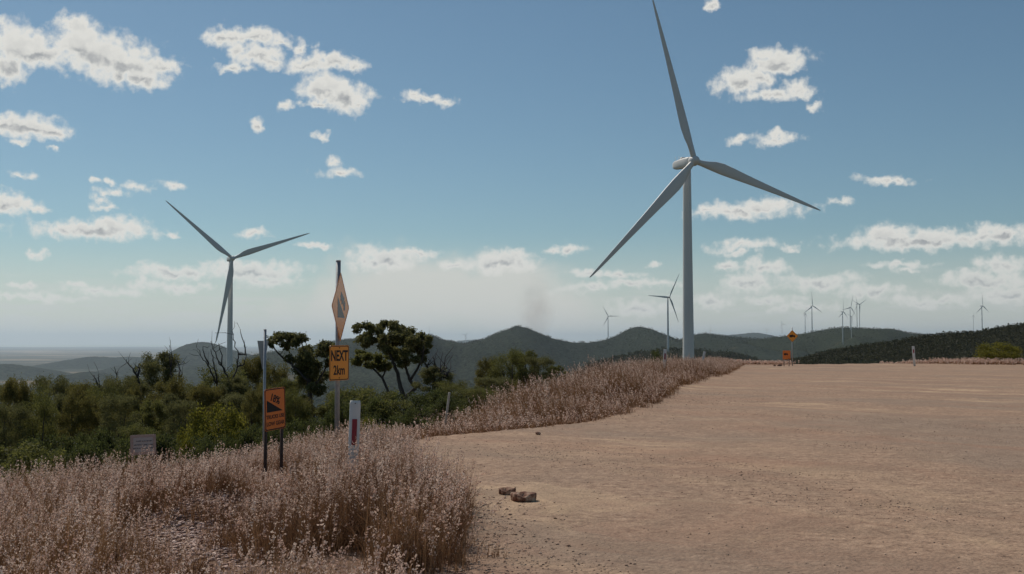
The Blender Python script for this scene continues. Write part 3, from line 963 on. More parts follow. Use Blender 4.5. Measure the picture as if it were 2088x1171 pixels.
prism('panel', plate_shape(pw, hh, 0.03), -0.012, -0.009, M['amber'], nx)
ring_border('border', plate_shape(pw, hh, 0.03), 0.006, -0.012, M['galvdark'], nx)
text('next_lettering', 'NEXT', 0.205, 0, 0.095, -0.0125, M['black'], nx, 0.80, 0, 0.006)
text('distance_lettering', '2km', 0.185, 0, -0.11, -0.0125, M['black'], nx, 0.9, 0, 0.004)
for z_ in (hh / 2 - 0.035, -hh / 2 + 0.035):
    rv = MB(); rv.box((0, -0.0125, z_), (0.008, 0.003, 0.008)); rv.build('bolt', M['black'], nx)

# --- 18% low-gear sign on two dark legs
D2 = 12.6
c2 = at(559.5, 834, D2); g2 = gz(c2.x, c2.y)
s2 = empty('gradient_sign', (c2.x, c2.y, g2)); tag(s2, 'small orange 18% trucks use low gear sign on two dark legs in the grass', 'road sign')
y2 = R(52)
cy2 = cos(y2)
w2 = (at(580, 834, D2).x - at(539, 834, D2).x) / cy2; y2 -= math.atan(ray(559, 834)[0]); h2 = at(560, 791, D2).z - at(560, 876, D2).z
p2 = empty('sign_plate'); p2.parent = s2; p2.location = (0, 0, c2.z - g2); p2.rotation_euler = (0, R(-3), y2)
p2.rotation_mode = 'XYZ'
prism('panel', plate_shape(w2, h2, 0.025), -0.012, -0.009, M['orange'], p2)
ring_border('border', plate_shape(w2, h2, 0.025), 0.004, -0.012, M['galvdark'], p2)
prism('gradient_symbol', [(-0.40 * w2, -0.06 * h2), (0.36 * w2, -0.06 * h2), (-0.40 * w2, 0.23 * h2)], -0.0135, -0.012, M['black'], p2)
text('gradient_lettering', '18%', 0.115, 0.0 * w2, 0.235 * h2, -0.0125, M['black'], p2, 0.95, R(-21), 0.003)
text('advice_lettering', 'TRUCKS USE', 0.058, 0, -0.18 * h2, -0.0125, M['galvdark'], p2, 0.98, 0, 0.0015)
text('advice_lettering', 'LOW GEAR', 0.062, 0, -0.345 * h2, -0.0125, M['galvdark'], p2, 1.0, 0, 0.0015)
hz = math.tan(0) 
for dx in (-0.42, 0.36):
    mb = MB(); X_ = dx * w2 * cos(y2); Y_ = dx * w2 * sin(y2)
    mb.box((X_, Y_ + 0.012, (c2.z - g2 + 0.1) / 2 - 0.15), (0.016, 0.012, (c2.z - g2 + 0.1) / 2 + 0.15), Matrix.Rotation(y2, 4, 'Z'))
    mb.build('leg', M['galvdark'], s2)

# --- slim pole with an edge-on plate behind
D3 = 20.0
b3 = at(538, 905, D3); g3 = gz(b3.x, b3.y)
s3 = empty('sign_pole', (b3.x, b3.y, g3)); tag(s3, 'slim grey steel pole standing behind the orange 18% sign', 'sign pole')
t3 = at(538, 673, D3).z
pole_mb(0, 0, -0.3, t3 - g3, 0.025).build('pole', M['galv'], s3, True)
cap = MB(); cap.tube([[0, 0, t3 - g3 + 0.0005], [0, 0, t3 - g3 + 0.012]], 0.027, 12); cap.build('cap', M['white'], s3)
D3b = 24.0
b4 = at(534, 900, D3b); g4 = gz(b4.x, b4.y)
s4 = empty('give_way_sign', (b4.x, b4.y, g4)); tag(s4, 'grey triangular sign turned nearly edge on behind the slim pole', 'road sign')
tz = at(533, 695, D3b).z - g4
pole_mb(0.035, 0.05, -0.3, tz - 0.1, 0.022).build('pole', M['galv'], s4, True)
tri = empty('sign_plate'); tri.parent = s4; tri.location = (0.0, 0, tz); tri.rotation_euler = (0, 0, R(80))
prism('panel', [(-0.3, 0), (0.3, 0), (0.02, -0.62), (-0.02, -0.62)], -0.006, 0.006, M['galv'], tri)

# --- faded notice board
D5 = 15.0
c5 = at(292, 907, D5); g5 = gz(c5.x, c5.y)
s5 = empty('notice_board', (c5.x, c5.y, g5)); tag(s5, 'faded pinkish grey notice board low in the grass in front of the scrub', 'notice board')
w5 = (at(317, 900, D5).x - at(267, 900, D5).x); h5 = 0.27
p5 = empty('board'); p5.parent = s5; p5.location = (0, 0, c5.z - g5); p5.rotation_euler = (0, R(-2), R(12))
prism('panel', plate_shape(w5, h5, 0.012), -0.008, 0.0, M['notice'], p5)
prism('inner_panel', plate_shape(w5 * 0.76, h5 * 0.72, 0.008), -0.0095, -0.008, M['noticein'], p5)
for nm, wd, zz in (('printed_line', 0.18, 0.05), ('printed_line', 0.24, 0.0), ('printed_line', 0.26, -0.045)):
    mb = MB(); x_ = -wd / 2; r_ = random.Random(int(wd * 100))
    while x_ < wd / 2:
        l_ = r_.uniform(0.012, 0.05); mb.box((x_ + l_ / 2, -0.0102, zz), (l_ / 2, 0.0006, 0.008)); x_ += l_ + 0.008
    mb.build(nm, M['noticetext'], p5)
for sx in (-1, 1):
    mb = MB(); mb.box((sx * w5 * 0.42, 0.014 + sx * 0.03, (c5.z - g5) / 2 - 0.1), (0.014, 0.012, (c5.z - g5) / 2 + 0.15)); mb.build('leg', M['galvdark'], s5)


# --- guide posts
def guide_post(px, py_top, D, label, wpx, tilt=0.0, lean=0.0, yaw=0.0, refl=True, base_z=None, m='post', thin=False):
    t = at(px, py_top, D); g_ = gz(t.x, D) if base_z is None else base_z
    e = empty('guide_post' if not thin else 'marker_stake', (t.x + math.tan(tilt) * (t.z - g_), D, g_)); e.rotation_euler = (lean, -tilt, yaw)
    H = (t.z - g_) / cos(tilt); wd = wpx / F * D
    mb = MB(); k = 7
    rings = []
    for z_ in (-0.2, H * 0.5, H - 0.03, H):
        th = np.linspace(0, pi, k); s_ = 0.88 if z_ == H else 1.0
        ww = wd * (0.84 if z_ < 0 else 1.0)
        arc = [(-ww / 2 * cos(a) * s_, 0.0 - (0.018 if not thin else ww * 0.4) * sin(a)) for a in th]
        back = [(x, y + 0.006 if not thin else -y * 0.9) for x, y in arc[::-1]]
        rings.append([(x, y, z_) for x, y in (arc + back)])
    mb.loft(rings); mb.build('post' if refl else 'shaft', M[m], e)
    if refl:
        rw = wd * 0.45; rh = H * 0.225 if H < 1.2 else 0.23
        prism('reflector', [(-rw / 2, H - 0.16 * H - rh), (rw / 2, H - 0.16 * H - rh), (rw / 2, H - 0.16 * H), (-rw / 2, H - 0.16 * H)], -0.0235, -0.0125, M['red'], e)
        mb = MB(); mb.box((0, -0.0185, H - 0.025), (0.005, 0.003, 0.004)); mb.build('bolt', M['black'], e)
    tag(e, label, 'guide post' if not thin else 'stake')
    return e


guide_post(724.5, 817, 10.3, 'closest white guide post with a tall dark red reflector beside the foreground grass', 22, tilt=R(-1.6), yaw=R(10))
guide_post(1356.5, 712, 44, 'white guide post with dark reflector poking from the verge left of the largest tower', 6.2, tilt=R(-3), base_z=gz(5.5, 44) - 0.05)
guide_post(1437, 717, 62, 'leaning pale guide post in the grass right of the largest tower', 4.6, tilt=R(-12), refl=False, m='post')
guide_post(1862, 706, 70, 'lone white guide post at the far right edge of the gravel road', 5.4, tilt=R(3), refl=True)
guide_post(916.5, 800, 22, 'thin bleached stake leaning in the grassy verge by the shrubs', 4.6, tilt=R(-7), refl=False, m='stake', thin=True)

# --- far signs at the crest
D6 = 72
b6 = at(1616, 742, D6); g6 = gz(b6.x, D6)
s6 = empty('warning_sign', (b6.x, D6, g6)); tag(s6, 'far yellow diamond truck sign on a thin pole where the road dips away', 'road sign')
pole_mb(0, 0.03, -0.3, at(1616, 668, D6).z - g6, 0.035, 10).build('pole', M['galv'], s6, True)
sd6 = (at(1615, 673, D6).z - at(1615, 698, D6).z) / math.sqrt(2)
d6 = empty('diamond_plate'); d6.parent = s6; d6.location = (0, -0.02, at(1615, 685.5, D6).z - g6); d6.rotation_euler = (0, 0, R(12))
prism('panel', diamond_shape(sd6), -0.012, -0.009, M['amber'], d6)
ring_border('border', diamond_shape(sd6), 0.02, -0.012, M['black'], d6)
tp = [(x, z - 0.16 * sd6) for x, z in truck_pts(0.72 * sd6)]
prism('truck_symbol', tp, -0.0135, -0.012, M['black'], d6)
b7 = at(1604, 742, D6 - 2); g7 = gz(b7.x, D6 - 2)
s7 = empty('road_work_sign', (b7.x, D6 - 2, g7)); tag(s7, 'small square orange sign just left of the far diamond sign pole', 'road sign')
p7 = empty('sign_plate'); p7.parent = s7; p7.location = (0, 0, at(1604, 724, D6 - 2).z - g7); p7.rotation_euler = (0, 0, R(15))
prism('panel', plate_shape(0.54, 0.56, 0.04), -0.012, -0.009, M['orange'], p7)
tp = [(x - 0.05, z - 0.02) for x, z in truck_pts(0.3)]
prism('truck_symbol', tp, -0.0135, -0.012, M['black'], p7)
for sx in (-1, 1):
    mb = MB(); mb.box((sx * 0.16, 0.02, 0.05), (0.02, 0.015, 0.45)); mb.build('leg', M['galvdark'], s7)

# ------------------------------------------------------------------ trees
def leaf_cloud(clumps, leaves, size, seed, droop=0.6, shell=0.5, hang=0.0):
    """clumps: (n,4) x y z r. Elongated leaves through each clump, many near its shell, hanging down."""
    r_ = np.random.default_rng(seed)
    cl = np.asarray(clumps, float)
    cnt = np.maximum(12, (leaves * (cl[:, 3] / cl[:, 3].mean()) ** 2).astype(int))
    idx = np.repeat(np.arange(len(cl)), cnt); n = len(idx)
    C_ = cl[idx, :3]; Rr = cl[idx, 3]
    d = r_.normal(size=(n, 3)); d /= np.linalg.norm(d, axis=1)[:, None]
    # sub-clusters break up the ball outline
    sub = r_.normal(size=(len(cl), 9, 3)); sub /= np.linalg.norm(sub, axis=2)[:, :, None]
    sub *= (0.45 + 0.5 * r_.random((len(cl), 9, 1)))
    pick = r_.integers(0, 9, n)
    off = sub[idx, pick]
    p = C_ + (off * 0.95 + r_.normal(size=(n, 3)) * 0.27) * Rr[:, None] * np.array([1.05, 1.05, 0.8])
    ax = r_.normal(size=(n, 3)); ax[:, 2] -= droop * 1.6; ax /= np.linalg.norm(ax, axis=1)[:, None]
    sd = np.cross(ax, r_.normal(size=(n, 3))); sd /= np.linalg.norm(sd, axis=1)[:, None]
    sz = size * (0.6 + 0.8 * r_.random(n))[:, None]
    a = ax * sz; b_ = sd * sz * 0.30
    V = np.stack([p, p + a * 0.45 - b_, p + a, p + a * 0.45 + b_], 1).reshape(-1, 3)
    q = np.arange(n * 4).reshape(-1, 4)
    ct = r_.random((len(cl), 9))
    tone = np.clip(ct[idx, pick] * 0.55 + r_.random(n) * 0.45, 0, 1)
    return V, q, np.repeat(tone, 4)


def wood(trunks, clumps, seed, r0, rtip=0.012):
    """trunks: list of polylines (points Nx3) with radii; each clump joined to the nearest node by a curved branch"""
    r_ = np.random.default_rng(seed)
    mb = MB(); nodes = []; nr = []
    for pts, ra in trunks:
        pts = np.asarray(pts, float)
        # subdivide with slight wobble
        P_ = [pts[0]]; Rd = [ra[0]]
        for i in range(len(pts) - 1):
            for k in range(1, 5):
                f_ = k / 4; wob = r_.normal(size=3) * 0.02 * np.linalg.norm(pts[i + 1] - pts[i]) * (1 if k < 4 else 0)
                P_.append(pts[i] * (1 - f_) + pts[i + 1] * f_ + wob); Rd.append(ra[i] * (1 - f_) + ra[i + 1] * f_)
        mb.tube(P_, Rd, 8)
        nodes += P_[2:]; nr += Rd[2:]
    nodes = [np.array(x) for x in nodes]
    if clumps is not None and len(clumps):
        cl = np.asarray(clumps)[:, :3]
        NN = np.array(nodes)
        order = np.argsort([np.min(np.linalg.norm(NN - c_, axis=1)) for c_ in cl])
        for ci in order:
            c_ = cl[ci]; NN = np.array(nodes)
            dd = np.linalg.norm(NN - c_, axis=1) + np.maximum(0, NN[:, 2] - c_[2] + 0.1) * 2.5
            k = int(np.argmin(dd)); a = NN[k]; L_ = np.linalg.norm(c_ - a)
            if L_ < 0.05: continue
            mid = a * 0.5 + c_ * 0.5 + np.array([0, 0, -0.10 * L_]) + r_.normal(size=3) * 0.07 * L_
            ts = np.linspace(0, 1, 6)[:, None]
            cur = (1 - ts) ** 2 * a + 2 * ts * (1 - ts) * mid + ts ** 2 * c_
            rb = min(nr[k] * 0.7, rtip + 0.012 * L_)
            rad = np.linspace(rb, rtip * 0.6, 6)
            mb.tube(cur, rad, 5)
            nodes += list(cur[1:]); nr += list(rad[1:])
    return mb


def make_tree(name, base, trunks, clumps, lm, leaves, lsize, seed, label, cat='tree', group=None, droop=0.6, bark='bark'):
    e = empty(name, base); b0 = np.array(base)
    tr = [([np.array(p) - b0 for p in pts], ra) for pts, ra in trunks]
    cl = np.asarray(clumps, float).copy(); cl[:, :3] -= b0
    wood(tr, cl, seed, 0.1).build('trunk', M[bark], e, True)
    V, q, tone = leaf_cloud(cl, leaves, lsize, seed + 5, droop)
    mk('crown', V, q, M[lm], e, attrs={'tone': tone})
    tag(e, label, cat, group)
    return e


def pts(lst, D, jit=0.0, seed=0):
    r_ = np.random.default_rng(seed)
    return [np.array(at(p[0], p[1], D + (r_.uniform(-jit, jit) if jit else 0))) for p in lst]


def clump_px(lst, D, rpx, jit, seed):
    r_ = np.random.default_rng(seed); out = []
    for p in lst:
        dd = D + r_.uniform(-jit, jit); q_ = at(p[0], p[1], dd)
        rr = (p[2] if len(p) > 2 else rpx) / F * dd * 0.80
        for _ in range(3):
            o3 = r_.normal(size=3) * rr * 0.5
            out.append([q_.x + o3[0], q_.y + o3[1], q_.z + o3[2] * 0.7, rr * r_.uniform(0.65, 1.0)])
    return out


def root_to(px, py, D):
    p = at(px, py, D); g_ = gz(p.x, D); return np.array([p.x, D, g_ - 0.1])


DA = 40.0
rA = root_to(636, 890, DA)
make_tree('eucalypt_tree', tuple(rA), [([rA, *pts([(636, 840), (632, 800), (630, 779), (626, 745), (620, 715)], DA)], [0.11, 0.095, 0.085, 0.08, 0.06, 0.03]),
          (pts([(630, 779), (606, 754), (580, 733), (560, 712), (556, 703)], DA, .3, 3), [0.05, 0.042, 0.034, 0.024, 0.015]),
          (pts([(632, 800), (650, 775), (664, 750), (668, 722), (665, 702)], DA, .3, 4), [0.05, 0.042, 0.034, 0.024, 0.015])],
          clump_px([(561,691),(575,690,11),(593,687),(614,687),(586,699),(604,700),(619,712,16),(634,731,20),(612,731,16),(626,752,20),(645,756,17),(620,774,17),(645,778,18),(638,790,16),(662,699,15),(655,716,14),(674,712,13),(674,738,12),(665,762,13),(654,794,16),(615,760,12),(640,740,16),(552,698,9)], DA, 14, 0.7, 21),
          'leaf_dark', 300, 0.085, 31, 'dark eucalypt with a long limb reaching left, between the 18% and NEXT signs')
DB = 36.0
rB = root_to(826, 840, DB)
make_tree('eucalypt_tree', tuple(rB), [([rB, *pts([(824, 815), (815, 782), (808, 755), (799, 732), (790, 705), (775, 680)], DB)], [0.10, 0.085, 0.07, 0.06, 0.05, 0.035, 0.02]),
          (pts([(824, 812), (847, 792), (836, 776), (829, 755), (824, 738), (828, 705)], DB, .2, 5), [0.07, 0.062, 0.05, 0.045, 0.034, 0.02]),
          (pts([(836, 776), (850, 755), (861, 732), (864, 705)], DB, .2, 6), [0.045, 0.038, 0.028, 0.018])],
          clump_px([(734,670),(748,663,13),(756,667,10),(738,686),(747,698,13),(780,663,12),(768,675,12),(757,694,14),(776,693,15),(793,702,15),(808,668,16),(824,672,15),(797,684,16),(829,686,17),(834,697,15),(812,698,17),(792,711,14),(815,716,17),(803,726,15),(846,690,14),(861,686,14),(870,697,11),(849,707,16),(838,718,15),(861,716,13),(849,727,13),(842,738,11),(822,733,13),(818,681,14),(874,692,7)], DB, 13, 0.9, 22),
          'leaf_dark', 300, 0.075, 32, 'umbrella-crowned eucalypt with two curving trunks right of the NEXT sign')
rC = root_to(795, 835, DB + 2)
make_tree('eucalypt_tree', tuple(rC), [([rC, *pts([(792, 801), (780, 771), (766, 757), (752, 745)], DB + 2)], [0.06, 0.05, 0.045, 0.035, 0.02]),
          (pts([(780, 771), (786, 755), (786, 742)], DB + 2), [0.035, 0.03, 0.02])],
          clump_px([(741,718,10),(732,731),(722,735,9),(751,731),(768,730),(785,731),(762,743),(790,744,10),(777,750,9),(745,742,9)], DB + 2, 12, 0.5, 23),
          'leaf_mid', 260, 0.085, 33, 'small slanting eucalypt leaning left under the umbrella-crowned one')


def proto_tree(lm, seed, H, Rw, nclump, leaves, lsize, low=0.12, droop=0.6, style='round'):
    """a prototype tree of height H and crown half-width Rw standing at the origin (its parts as a list)"""
    r_ = np.random.default_rng(seed)
    cl = []
    for i in range(nclump):
        u_ = r_.random(); th = r_.random() * 2 * pi
        z_ = H * (low + (1 - low) * u_ ** 0.8 * 0.93)
        prof = math.sqrt(max(0.05, 1 - ((z_ / H - (low + 1) / 2 + 0.05) / ((1 - low) / 2 + 0.12)) ** 2))
        rr = Rw * prof * math.sqrt(r_.uniform(0.15, 1))
        cl.append([rr * cos(th), rr * sin(th), z_, r_.uniform(0.26, 0.42) * Rw * (0.8 if style == 'airy' else 1.0)])
    lean = r_.normal(size=2) * 0.06 * H
    tk = [([np.array([0, 0, -0.3]), np.array([lean[0] * .3, lean[1] * .3, H * 0.25]), np.array([lean[0], lean[1], H * 0.55]), np.array([lean[0] * 1.2, lean[1] * 1.3, H * 0.85])], [0.02 * H, 0.016 * H, 0.011 * H, 0.004 * H])]
    th = r_.random() * 6
    tk.append(([tk[0][0][1], np.array([cos(th) * Rw * .35, sin(th) * Rw * .35, H * 0.5]), np.array([cos(th) * Rw * .6, sin(th) * Rw * .6, H * 0.72])], [0.012 * H, 0.009 * H, 0.004 * H]))
    cl = np.array(cl)
    wm = wood(tk, cl, seed, 0.1)
    V, q, tone = leaf_cloud(cl, leaves, lsize, seed + 3, droop)
    return wm, (V, q, tone), lm


PR = {}


def place(kind, px, py_top, D, wpx, label, name='eucalypt_tree', cat='tree', group=None, rz=None, zbase=None, wid=None, sink=0.0):
    spec = PROTO[kind]
    top = at(px, py_top, D)
    g_ = (gz(top.x, D) if zbase is None else zbase) - sink
    H = top.z - g_
    e = empty(name, (top.x, D, g_), rz if rz is not None else random.Random(int(px * 7 + D)).uniform(0, 6.28))
    sw = (wpx / 2 / F * D) / spec['Rw'];
    sh = H / spec['H']
    if kind not in PR:
        wm, (V, q, tone), lm = proto_tree(spec['lm'], spec['seed'], spec['H'], spec['Rw'], spec['n'], spec['leaves'], spec['ls'], spec.get('low', 0.3), spec.get('droop', 0.6), spec.get('style', 'round'))
        t = wm.build('trunk', M['bark'], e, True); c_ = mk('crown', V, q, M[lm], e, attrs={'tone': tone})
        PR[kind] = (t, c_)
    else:
        for s_ in PR[kind]:
            d_ = s_.copy(); COL.objects.link(d_); d_.parent = e
    e.scale = (sw, sw, sh)
    tag(e, label, cat, group)
    return e


PROTO = {
 'd1': dict(lm='leaf_dark', seed=101, H=7, Rw=2.2, n=46, leaves=560, ls=0.115, low=0.12),
 'd2': dict(lm='leaf_dark', seed=102, H=8, Rw=1.9, n=46, leaves=560, ls=0.115, low=0.2, style='airy'),
 'm1': dict(lm='leaf_mid', seed=103, H=6, Rw=2.3, n=46, leaves=560, ls=0.115, low=0.08),
 'm2': dict(lm='leaf_mid', seed=104, H=7, Rw=2.0, n=46, leaves=560, ls=0.115, low=0.12, style='airy'),
 'o1': dict(lm='leaf_olive', seed=105, H=6, Rw=2.3, n=46, leaves=560, ls=0.11, low=0.08, style='airy'),
 'o2': dict(lm='leaf_olive', seed=106, H=6, Rw=2.0, n=46, leaves=560, ls=0.11, low=0.08),
 'l1': dict(lm='leaf_lime', seed=107, H=2.2, Rw=1.7, n=30, leaves=320, ls=0.12, low=0.05, droop=0.2),
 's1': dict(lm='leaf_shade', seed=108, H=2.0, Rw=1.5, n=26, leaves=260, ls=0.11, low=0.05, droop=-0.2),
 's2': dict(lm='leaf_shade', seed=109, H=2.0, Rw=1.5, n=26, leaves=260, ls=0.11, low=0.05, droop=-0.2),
 'g1': dict(lm='leaf_mid', seed=110, H=3.0, Rw=1.4, n=30, leaves=240, ls=0.11, low=0.12, droop=0.2),
}
G_T = 'scrub trees on the slope at the left'
G_S = 'shrubs at the edge of the grass'
TREES = [
 # kind, px, top py, D, width px, label
 ('d2', 322, 713, 62, 96, 'tall dark tree standing highest above the left scrub'),
 ('m1', 452, 752, 48, 118, 'dense green tree directly under the leafless branches left of the slim pole'),
 ('o1', 335, 768, 44, 110, 'broad olive brown tree in front of the tall dark one'),
 ('o2', 519, 728, 50, 66, 'olive tree crown just left of the slim grey pole'),
 ('o1', 560, 742, 47, 76, 'loose olive tree right behind the orange 18% sign'),
 ('m2', 598, 768, 44, 70, 'thin green tree at the left of the dark eucalypt trunk'),
 ('d1', 108, 764, 60, 76, 'knobbly topped dark tree, tallest near the left edge'),
 ('d1', 10, 782, 50, 110, 'dark tree cut by the left picture edge'),
 ('m1', 60, 790, 52, 90, 'rounded green tree second from the left edge'),
 ('o2', 170, 782, 56, 80, 'olive tree between the knobbly topped dark tree and a round green crown'),
 ('m2', 152, 776, 62, 60, 'round green crown peeping over the olive one at left'),
 ('m1', 215, 790, 50, 88, 'mid green tree half way between the left edge and the notice board top'),
 ('d1', 245, 766, 52, 80, 'dark tree left of the broad olive one'),
 ('d2', 275, 762, 54, 64, 'narrow dark tree touching the tall dark tree at left'),
 ('m2', 405, 776, 52, 60, 'small green tree behind the yellow-green bush'),
 ('d1', 385, 790, 50, 80, 'dark tree filling the gap right of the broad olive tree'),
 ('m1', 80, 812, 34, 86, 'low green tree in the dark left foreground scrub'),
 ('o1', 160, 800, 36, 86, 'low olive tree above the notice board, to its left'),
 ('d1', 240, 804, 34, 79, 'dark low tree right behind the notice board'),
 ('d1', 20, 822, 33, 79, 'dark low tree at the left border above the pink grass'),
 ('m2', 310, 812, 36, 72, 'green low tree right of and behind the notice board'),
 ('d1', 370, 817, 34, 64, 'dark low tree left of the yellow-green bush'),
 ('o1', 520, 792, 30, 64, 'olive low tree just left of the 18% sign plate'),
 ('d1', 500, 800, 38, 90, 'dark low tree under the olive crown by the slim pole'),
 ('m1', 600, 797, 32, 64, 'green low tree between the 18% sign and the dark trunk'),
 ('o2', 35, 772, 45, 70, 'leafy olive tree filling the gap second from the left edge'),
 ('d2', 130, 800, 44, 80, 'dark upright tree below the knobbly topped one'),
 ('o1', 190, 812, 42, 80, 'low olive tree in front of the taller olive one at left'),
 ('o1', 262, 784, 42, 60, 'olive tree in front of the short blackened dead trunk'),
 ('d2', 352, 800, 40, 64, 'dark slender tree low in front of the broad olive one'),
 ('o2', 420, 786, 43, 70, 'olive tree above and left of the yellow-green bush'),
 ('d2', 480, 766, 44, 60, 'dark green tree between the bare trees and the slim pole'),
 ('o1', 552, 782, 41, 70, 'olive tree right behind the top of the 18% sign'),
 ('o1', 610, 812, 38, 80, 'olive low tree behind the trunk of the dark eucalypt'),
 ('m2', 690, 796, 36, 80, 'green low tree behind the NEXT sign pole'),
 ('d2', 885, 744, 31, 74, 'dark thicket at the foot of the forked dead branches'),
 ('m1', 930, 778, 30, 90, 'green thicket just right of the forked dead branches'),
 ('m1', 1040, 716, 33, 80, 'leafy dark green tree, left part of the clump above the grass bank'),
 ('m2', 1072, 711, 35, 56, 'highest crown of the clump above the grass bank'),
 ('d1', 1098, 726, 33, 66, 'rounded right-hand tree of the clump above the grass bank'),
 ('m2', 1134, 743, 34, 40, 'small shrubby tree ending the clump above the grass bank at right'),
 ('o1', 990, 728, 34, 56, 'thin sparse tree left of the clump above the grass bank'),
 ('d1', 1010, 768, 31, 80, 'dark low tree at the foot of the clump above the grass bank'),
 ('m1', 965, 790, 28, 90, 'low green tree above the leaning bleached stake'),
]
for k, px, py, D, wp, lb in TREES:
    place(k, px, py, D, wp, lb, group=G_T if px < 640 else 'trees above the grass bank')
SHR = [
 ('l1', 448, 828, 27, 118, 'bright yellow-green rounded bush left of the 18% sign'),
 ('l1', 388, 878, 25, 60, 'small yellow-green bush at the left foot of the bigger yellow-green bush'),
 ('l1', 2038, 700, 79, 84, 'green rounded bush at the far right above the road edge'),
 ('g1', 66, 918, 22, 130, 'low green bush at the left edge behind the pink grass'),
 ('s2', 150, 915, 24, 120, 'dark shrub left of the notice board'),
 ('s1', 225, 895, 25, 100, 'green shrub touching the left side of the notice board'),
 ('s2', 330, 888, 24, 110, 'dark shrub right of the notice board'),
 ('s1', 540, 868, 23, 90, 'green shrub behind the legs of the 18% sign'),
 ('s2', 480, 885, 23, 80, 'dark shrub between the yellow-green bush and the slim pole'),
 ('s1', 620, 860, 24, 90, 'green shrub at the foot of the dark eucalypt'),
 ('s2', 668, 850, 26, 80, 'dark shrub left of the NEXT sign pole'),
 ('g1', 715, 790, 27, 90, 'feathery green shrub behind the closest guide post'),
 ('g1', 765, 796, 26, 100, 'feathery green shrub right of the closest guide post'),
 ('s1', 820, 806, 26, 100, 'green shrub under the umbrella-crowned eucalypt'),
 ('s2', 870, 800, 26, 90, 'dark shrub below the forked dead branches'),
 ('s1', 785, 850, 22, 100, 'lower green shrub between guide post and grass bank'),
 ('l1', 752, 855, 21, 60, 'small yellowish shrub at the right foot of the closest guide post'),
 ('s2', 920, 812, 25, 80, 'dark shrub left of the bleached stake'),
 ('g1', 20, 900, 26, 130, 'green shrub in the bottom left corner of the scrub'),
 ('s1', 110, 892, 28, 100, 'broad green shrub above the low green bush at the left edge'),
 ('s2', 190, 882, 30, 90, 'dark broad shrub up and left of the notice board'),
 ('m1', 285, 866, 27, 90, 'dark leafy shrub rising right behind the notice board'),
 ('s1', 700, 812, 24, 80, 'green shrub directly left of the closest guide post top'),
 ('s2', 745, 818, 24, 90, 'darker shrub right behind the closest guide post'),
 ('g1', 800, 815, 24, 90, 'leafy shrub halfway between the closest guide post and the bleached stake'),
 ('s1', 850, 832, 22, 80, 'low green shrub at the left end of the grass bank'),
 ('s1', 420, 892, 24, 90, 'green shrub in the grass edge below the yellow-green bush'),
 ('s2', 575, 880, 22, 80, 'dark shrub right of the legs of the 18% sign'),
 ('s1', 1340, 716, 50, 36, 'small dark shrub on the verge left of the largest tower'),
]
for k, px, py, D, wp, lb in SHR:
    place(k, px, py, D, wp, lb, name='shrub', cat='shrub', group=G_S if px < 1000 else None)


def dead(base_px, base_py, D, lines, label, seed, r0=0.045):
    b_ = root_to(base_px, base_py, D)
    e = empty('dead_tree', tuple(b_)); mb = MB(); r_ = np.random.default_rng(seed)
    first = True
    for ln in lines:
        P_ = pts(ln, D, 0.25, seed)
        if first: P_ = [b_] + P_
        first = False
        P_ = np.array(P_) - b_
        n = len(P_); rad = np.linspace(r0, 0.012, n) if n > 2 else np.array([r0 * 0.6, 0.008])
        dense = [P_[0]]; rd = [rad[0]]
        for i in range(n - 1):
            for k in (1, 2, 3):
                f_ = k / 3; dense.append(P_[i] * (1 - f_) + P_[i + 1] * f_ + r_.normal(size=3) * 0.03 * (k < 3)); rd.append(rad[i] * (1 - f_) + rad[i + 1] * f_)
        mb.tube(dense, rd, 6)
        for _ in range(5 if n > 4 else 2):   # twigs
            i = r_.integers(len(dense) // 3, len(dense)); d_ = r_.normal(size=3) * [1, .6, .5] + [0, 0, 0.9]
            d_ = d_ / np.linalg.norm(d_) * r_.uniform(0.25, 0.8)
            mid = dense[i] + d_ * 0.5 + r_.normal(size=3) * 0.05
            mb.tube([dense[i], mid, dense[i] + d_], [rd[i] * 0.5, 0.010, 0.005], 4)
    mb.build('trunk', M['burnt'], e, True)
    tag(e, label, 'dead tree', 'leafless dead trees')


dead(444, 800, 46, [[(442,783),(432,762),(424,745),(412,730),(403,712)], [(424,745),(418,728),(414,706)], [(442,783),(440,760),(434,735),(430,712)]], 'bare branching dead tree at the left of the left-hand turbine tower', 51)
dead(470, 800, 45, [[(468,780),(458,760),(445,735),(434,712),(430,696)], [(458,760),(452,735),(446,700)]], 'bare dead tree whose twigs cross the base of the left-hand turbine tower', 52)
dead(478, 800, 47, [[(474,774),(484,748),(486,722),(480,698),(473,675)], [(486,722),(500,724),(498,700),(490,672)], [(484,748),(498,742),(503,722)]], 'tallest bare dead tree just right of the left-hand turbine tower', 53)
dead(288, 800, 52, [[(285,785),(281,768),(272,755),(262,742),(258,733)], [(281,768),(284,752),(282,744)]], 'short blackened dead trunk left of the tall dark tree', 54, 0.08)
dead(348, 800, 58, [[(348,780),(348,750),(346,725),(345,704)], [(348,750),(352,730),(349,712)]], 'thin dead stem rising at the right side of the tall dark tree', 55)
dead(365, 805, 50, [[(364,792),(366,770),(366,752),(361,735)], [(366,770),(372,760)]], 'blackened forked dead stem right of the tall dark tree', 56, 0.09)
dead(203, 810, 52, [[(203,790),(200,770),(202,762)], [(203,790),(195,772),(190,765)]], 'small bare dead tree poking over the left scrub', 57)
dead(242, 800, 54, [[(242,785),(238,765),(233,748)], [(238,765),(244,750)]], 'small bare dead tree left of the short blackened trunk', 58)
dead(886, 800, 31, [[(885,775),(884,760),(886,740),(883,727)], [(884,764),(872,752),(866,740)]], 'blackened upright dead trunk right of the umbrella-crowned eucalypt', 59, 0.07)
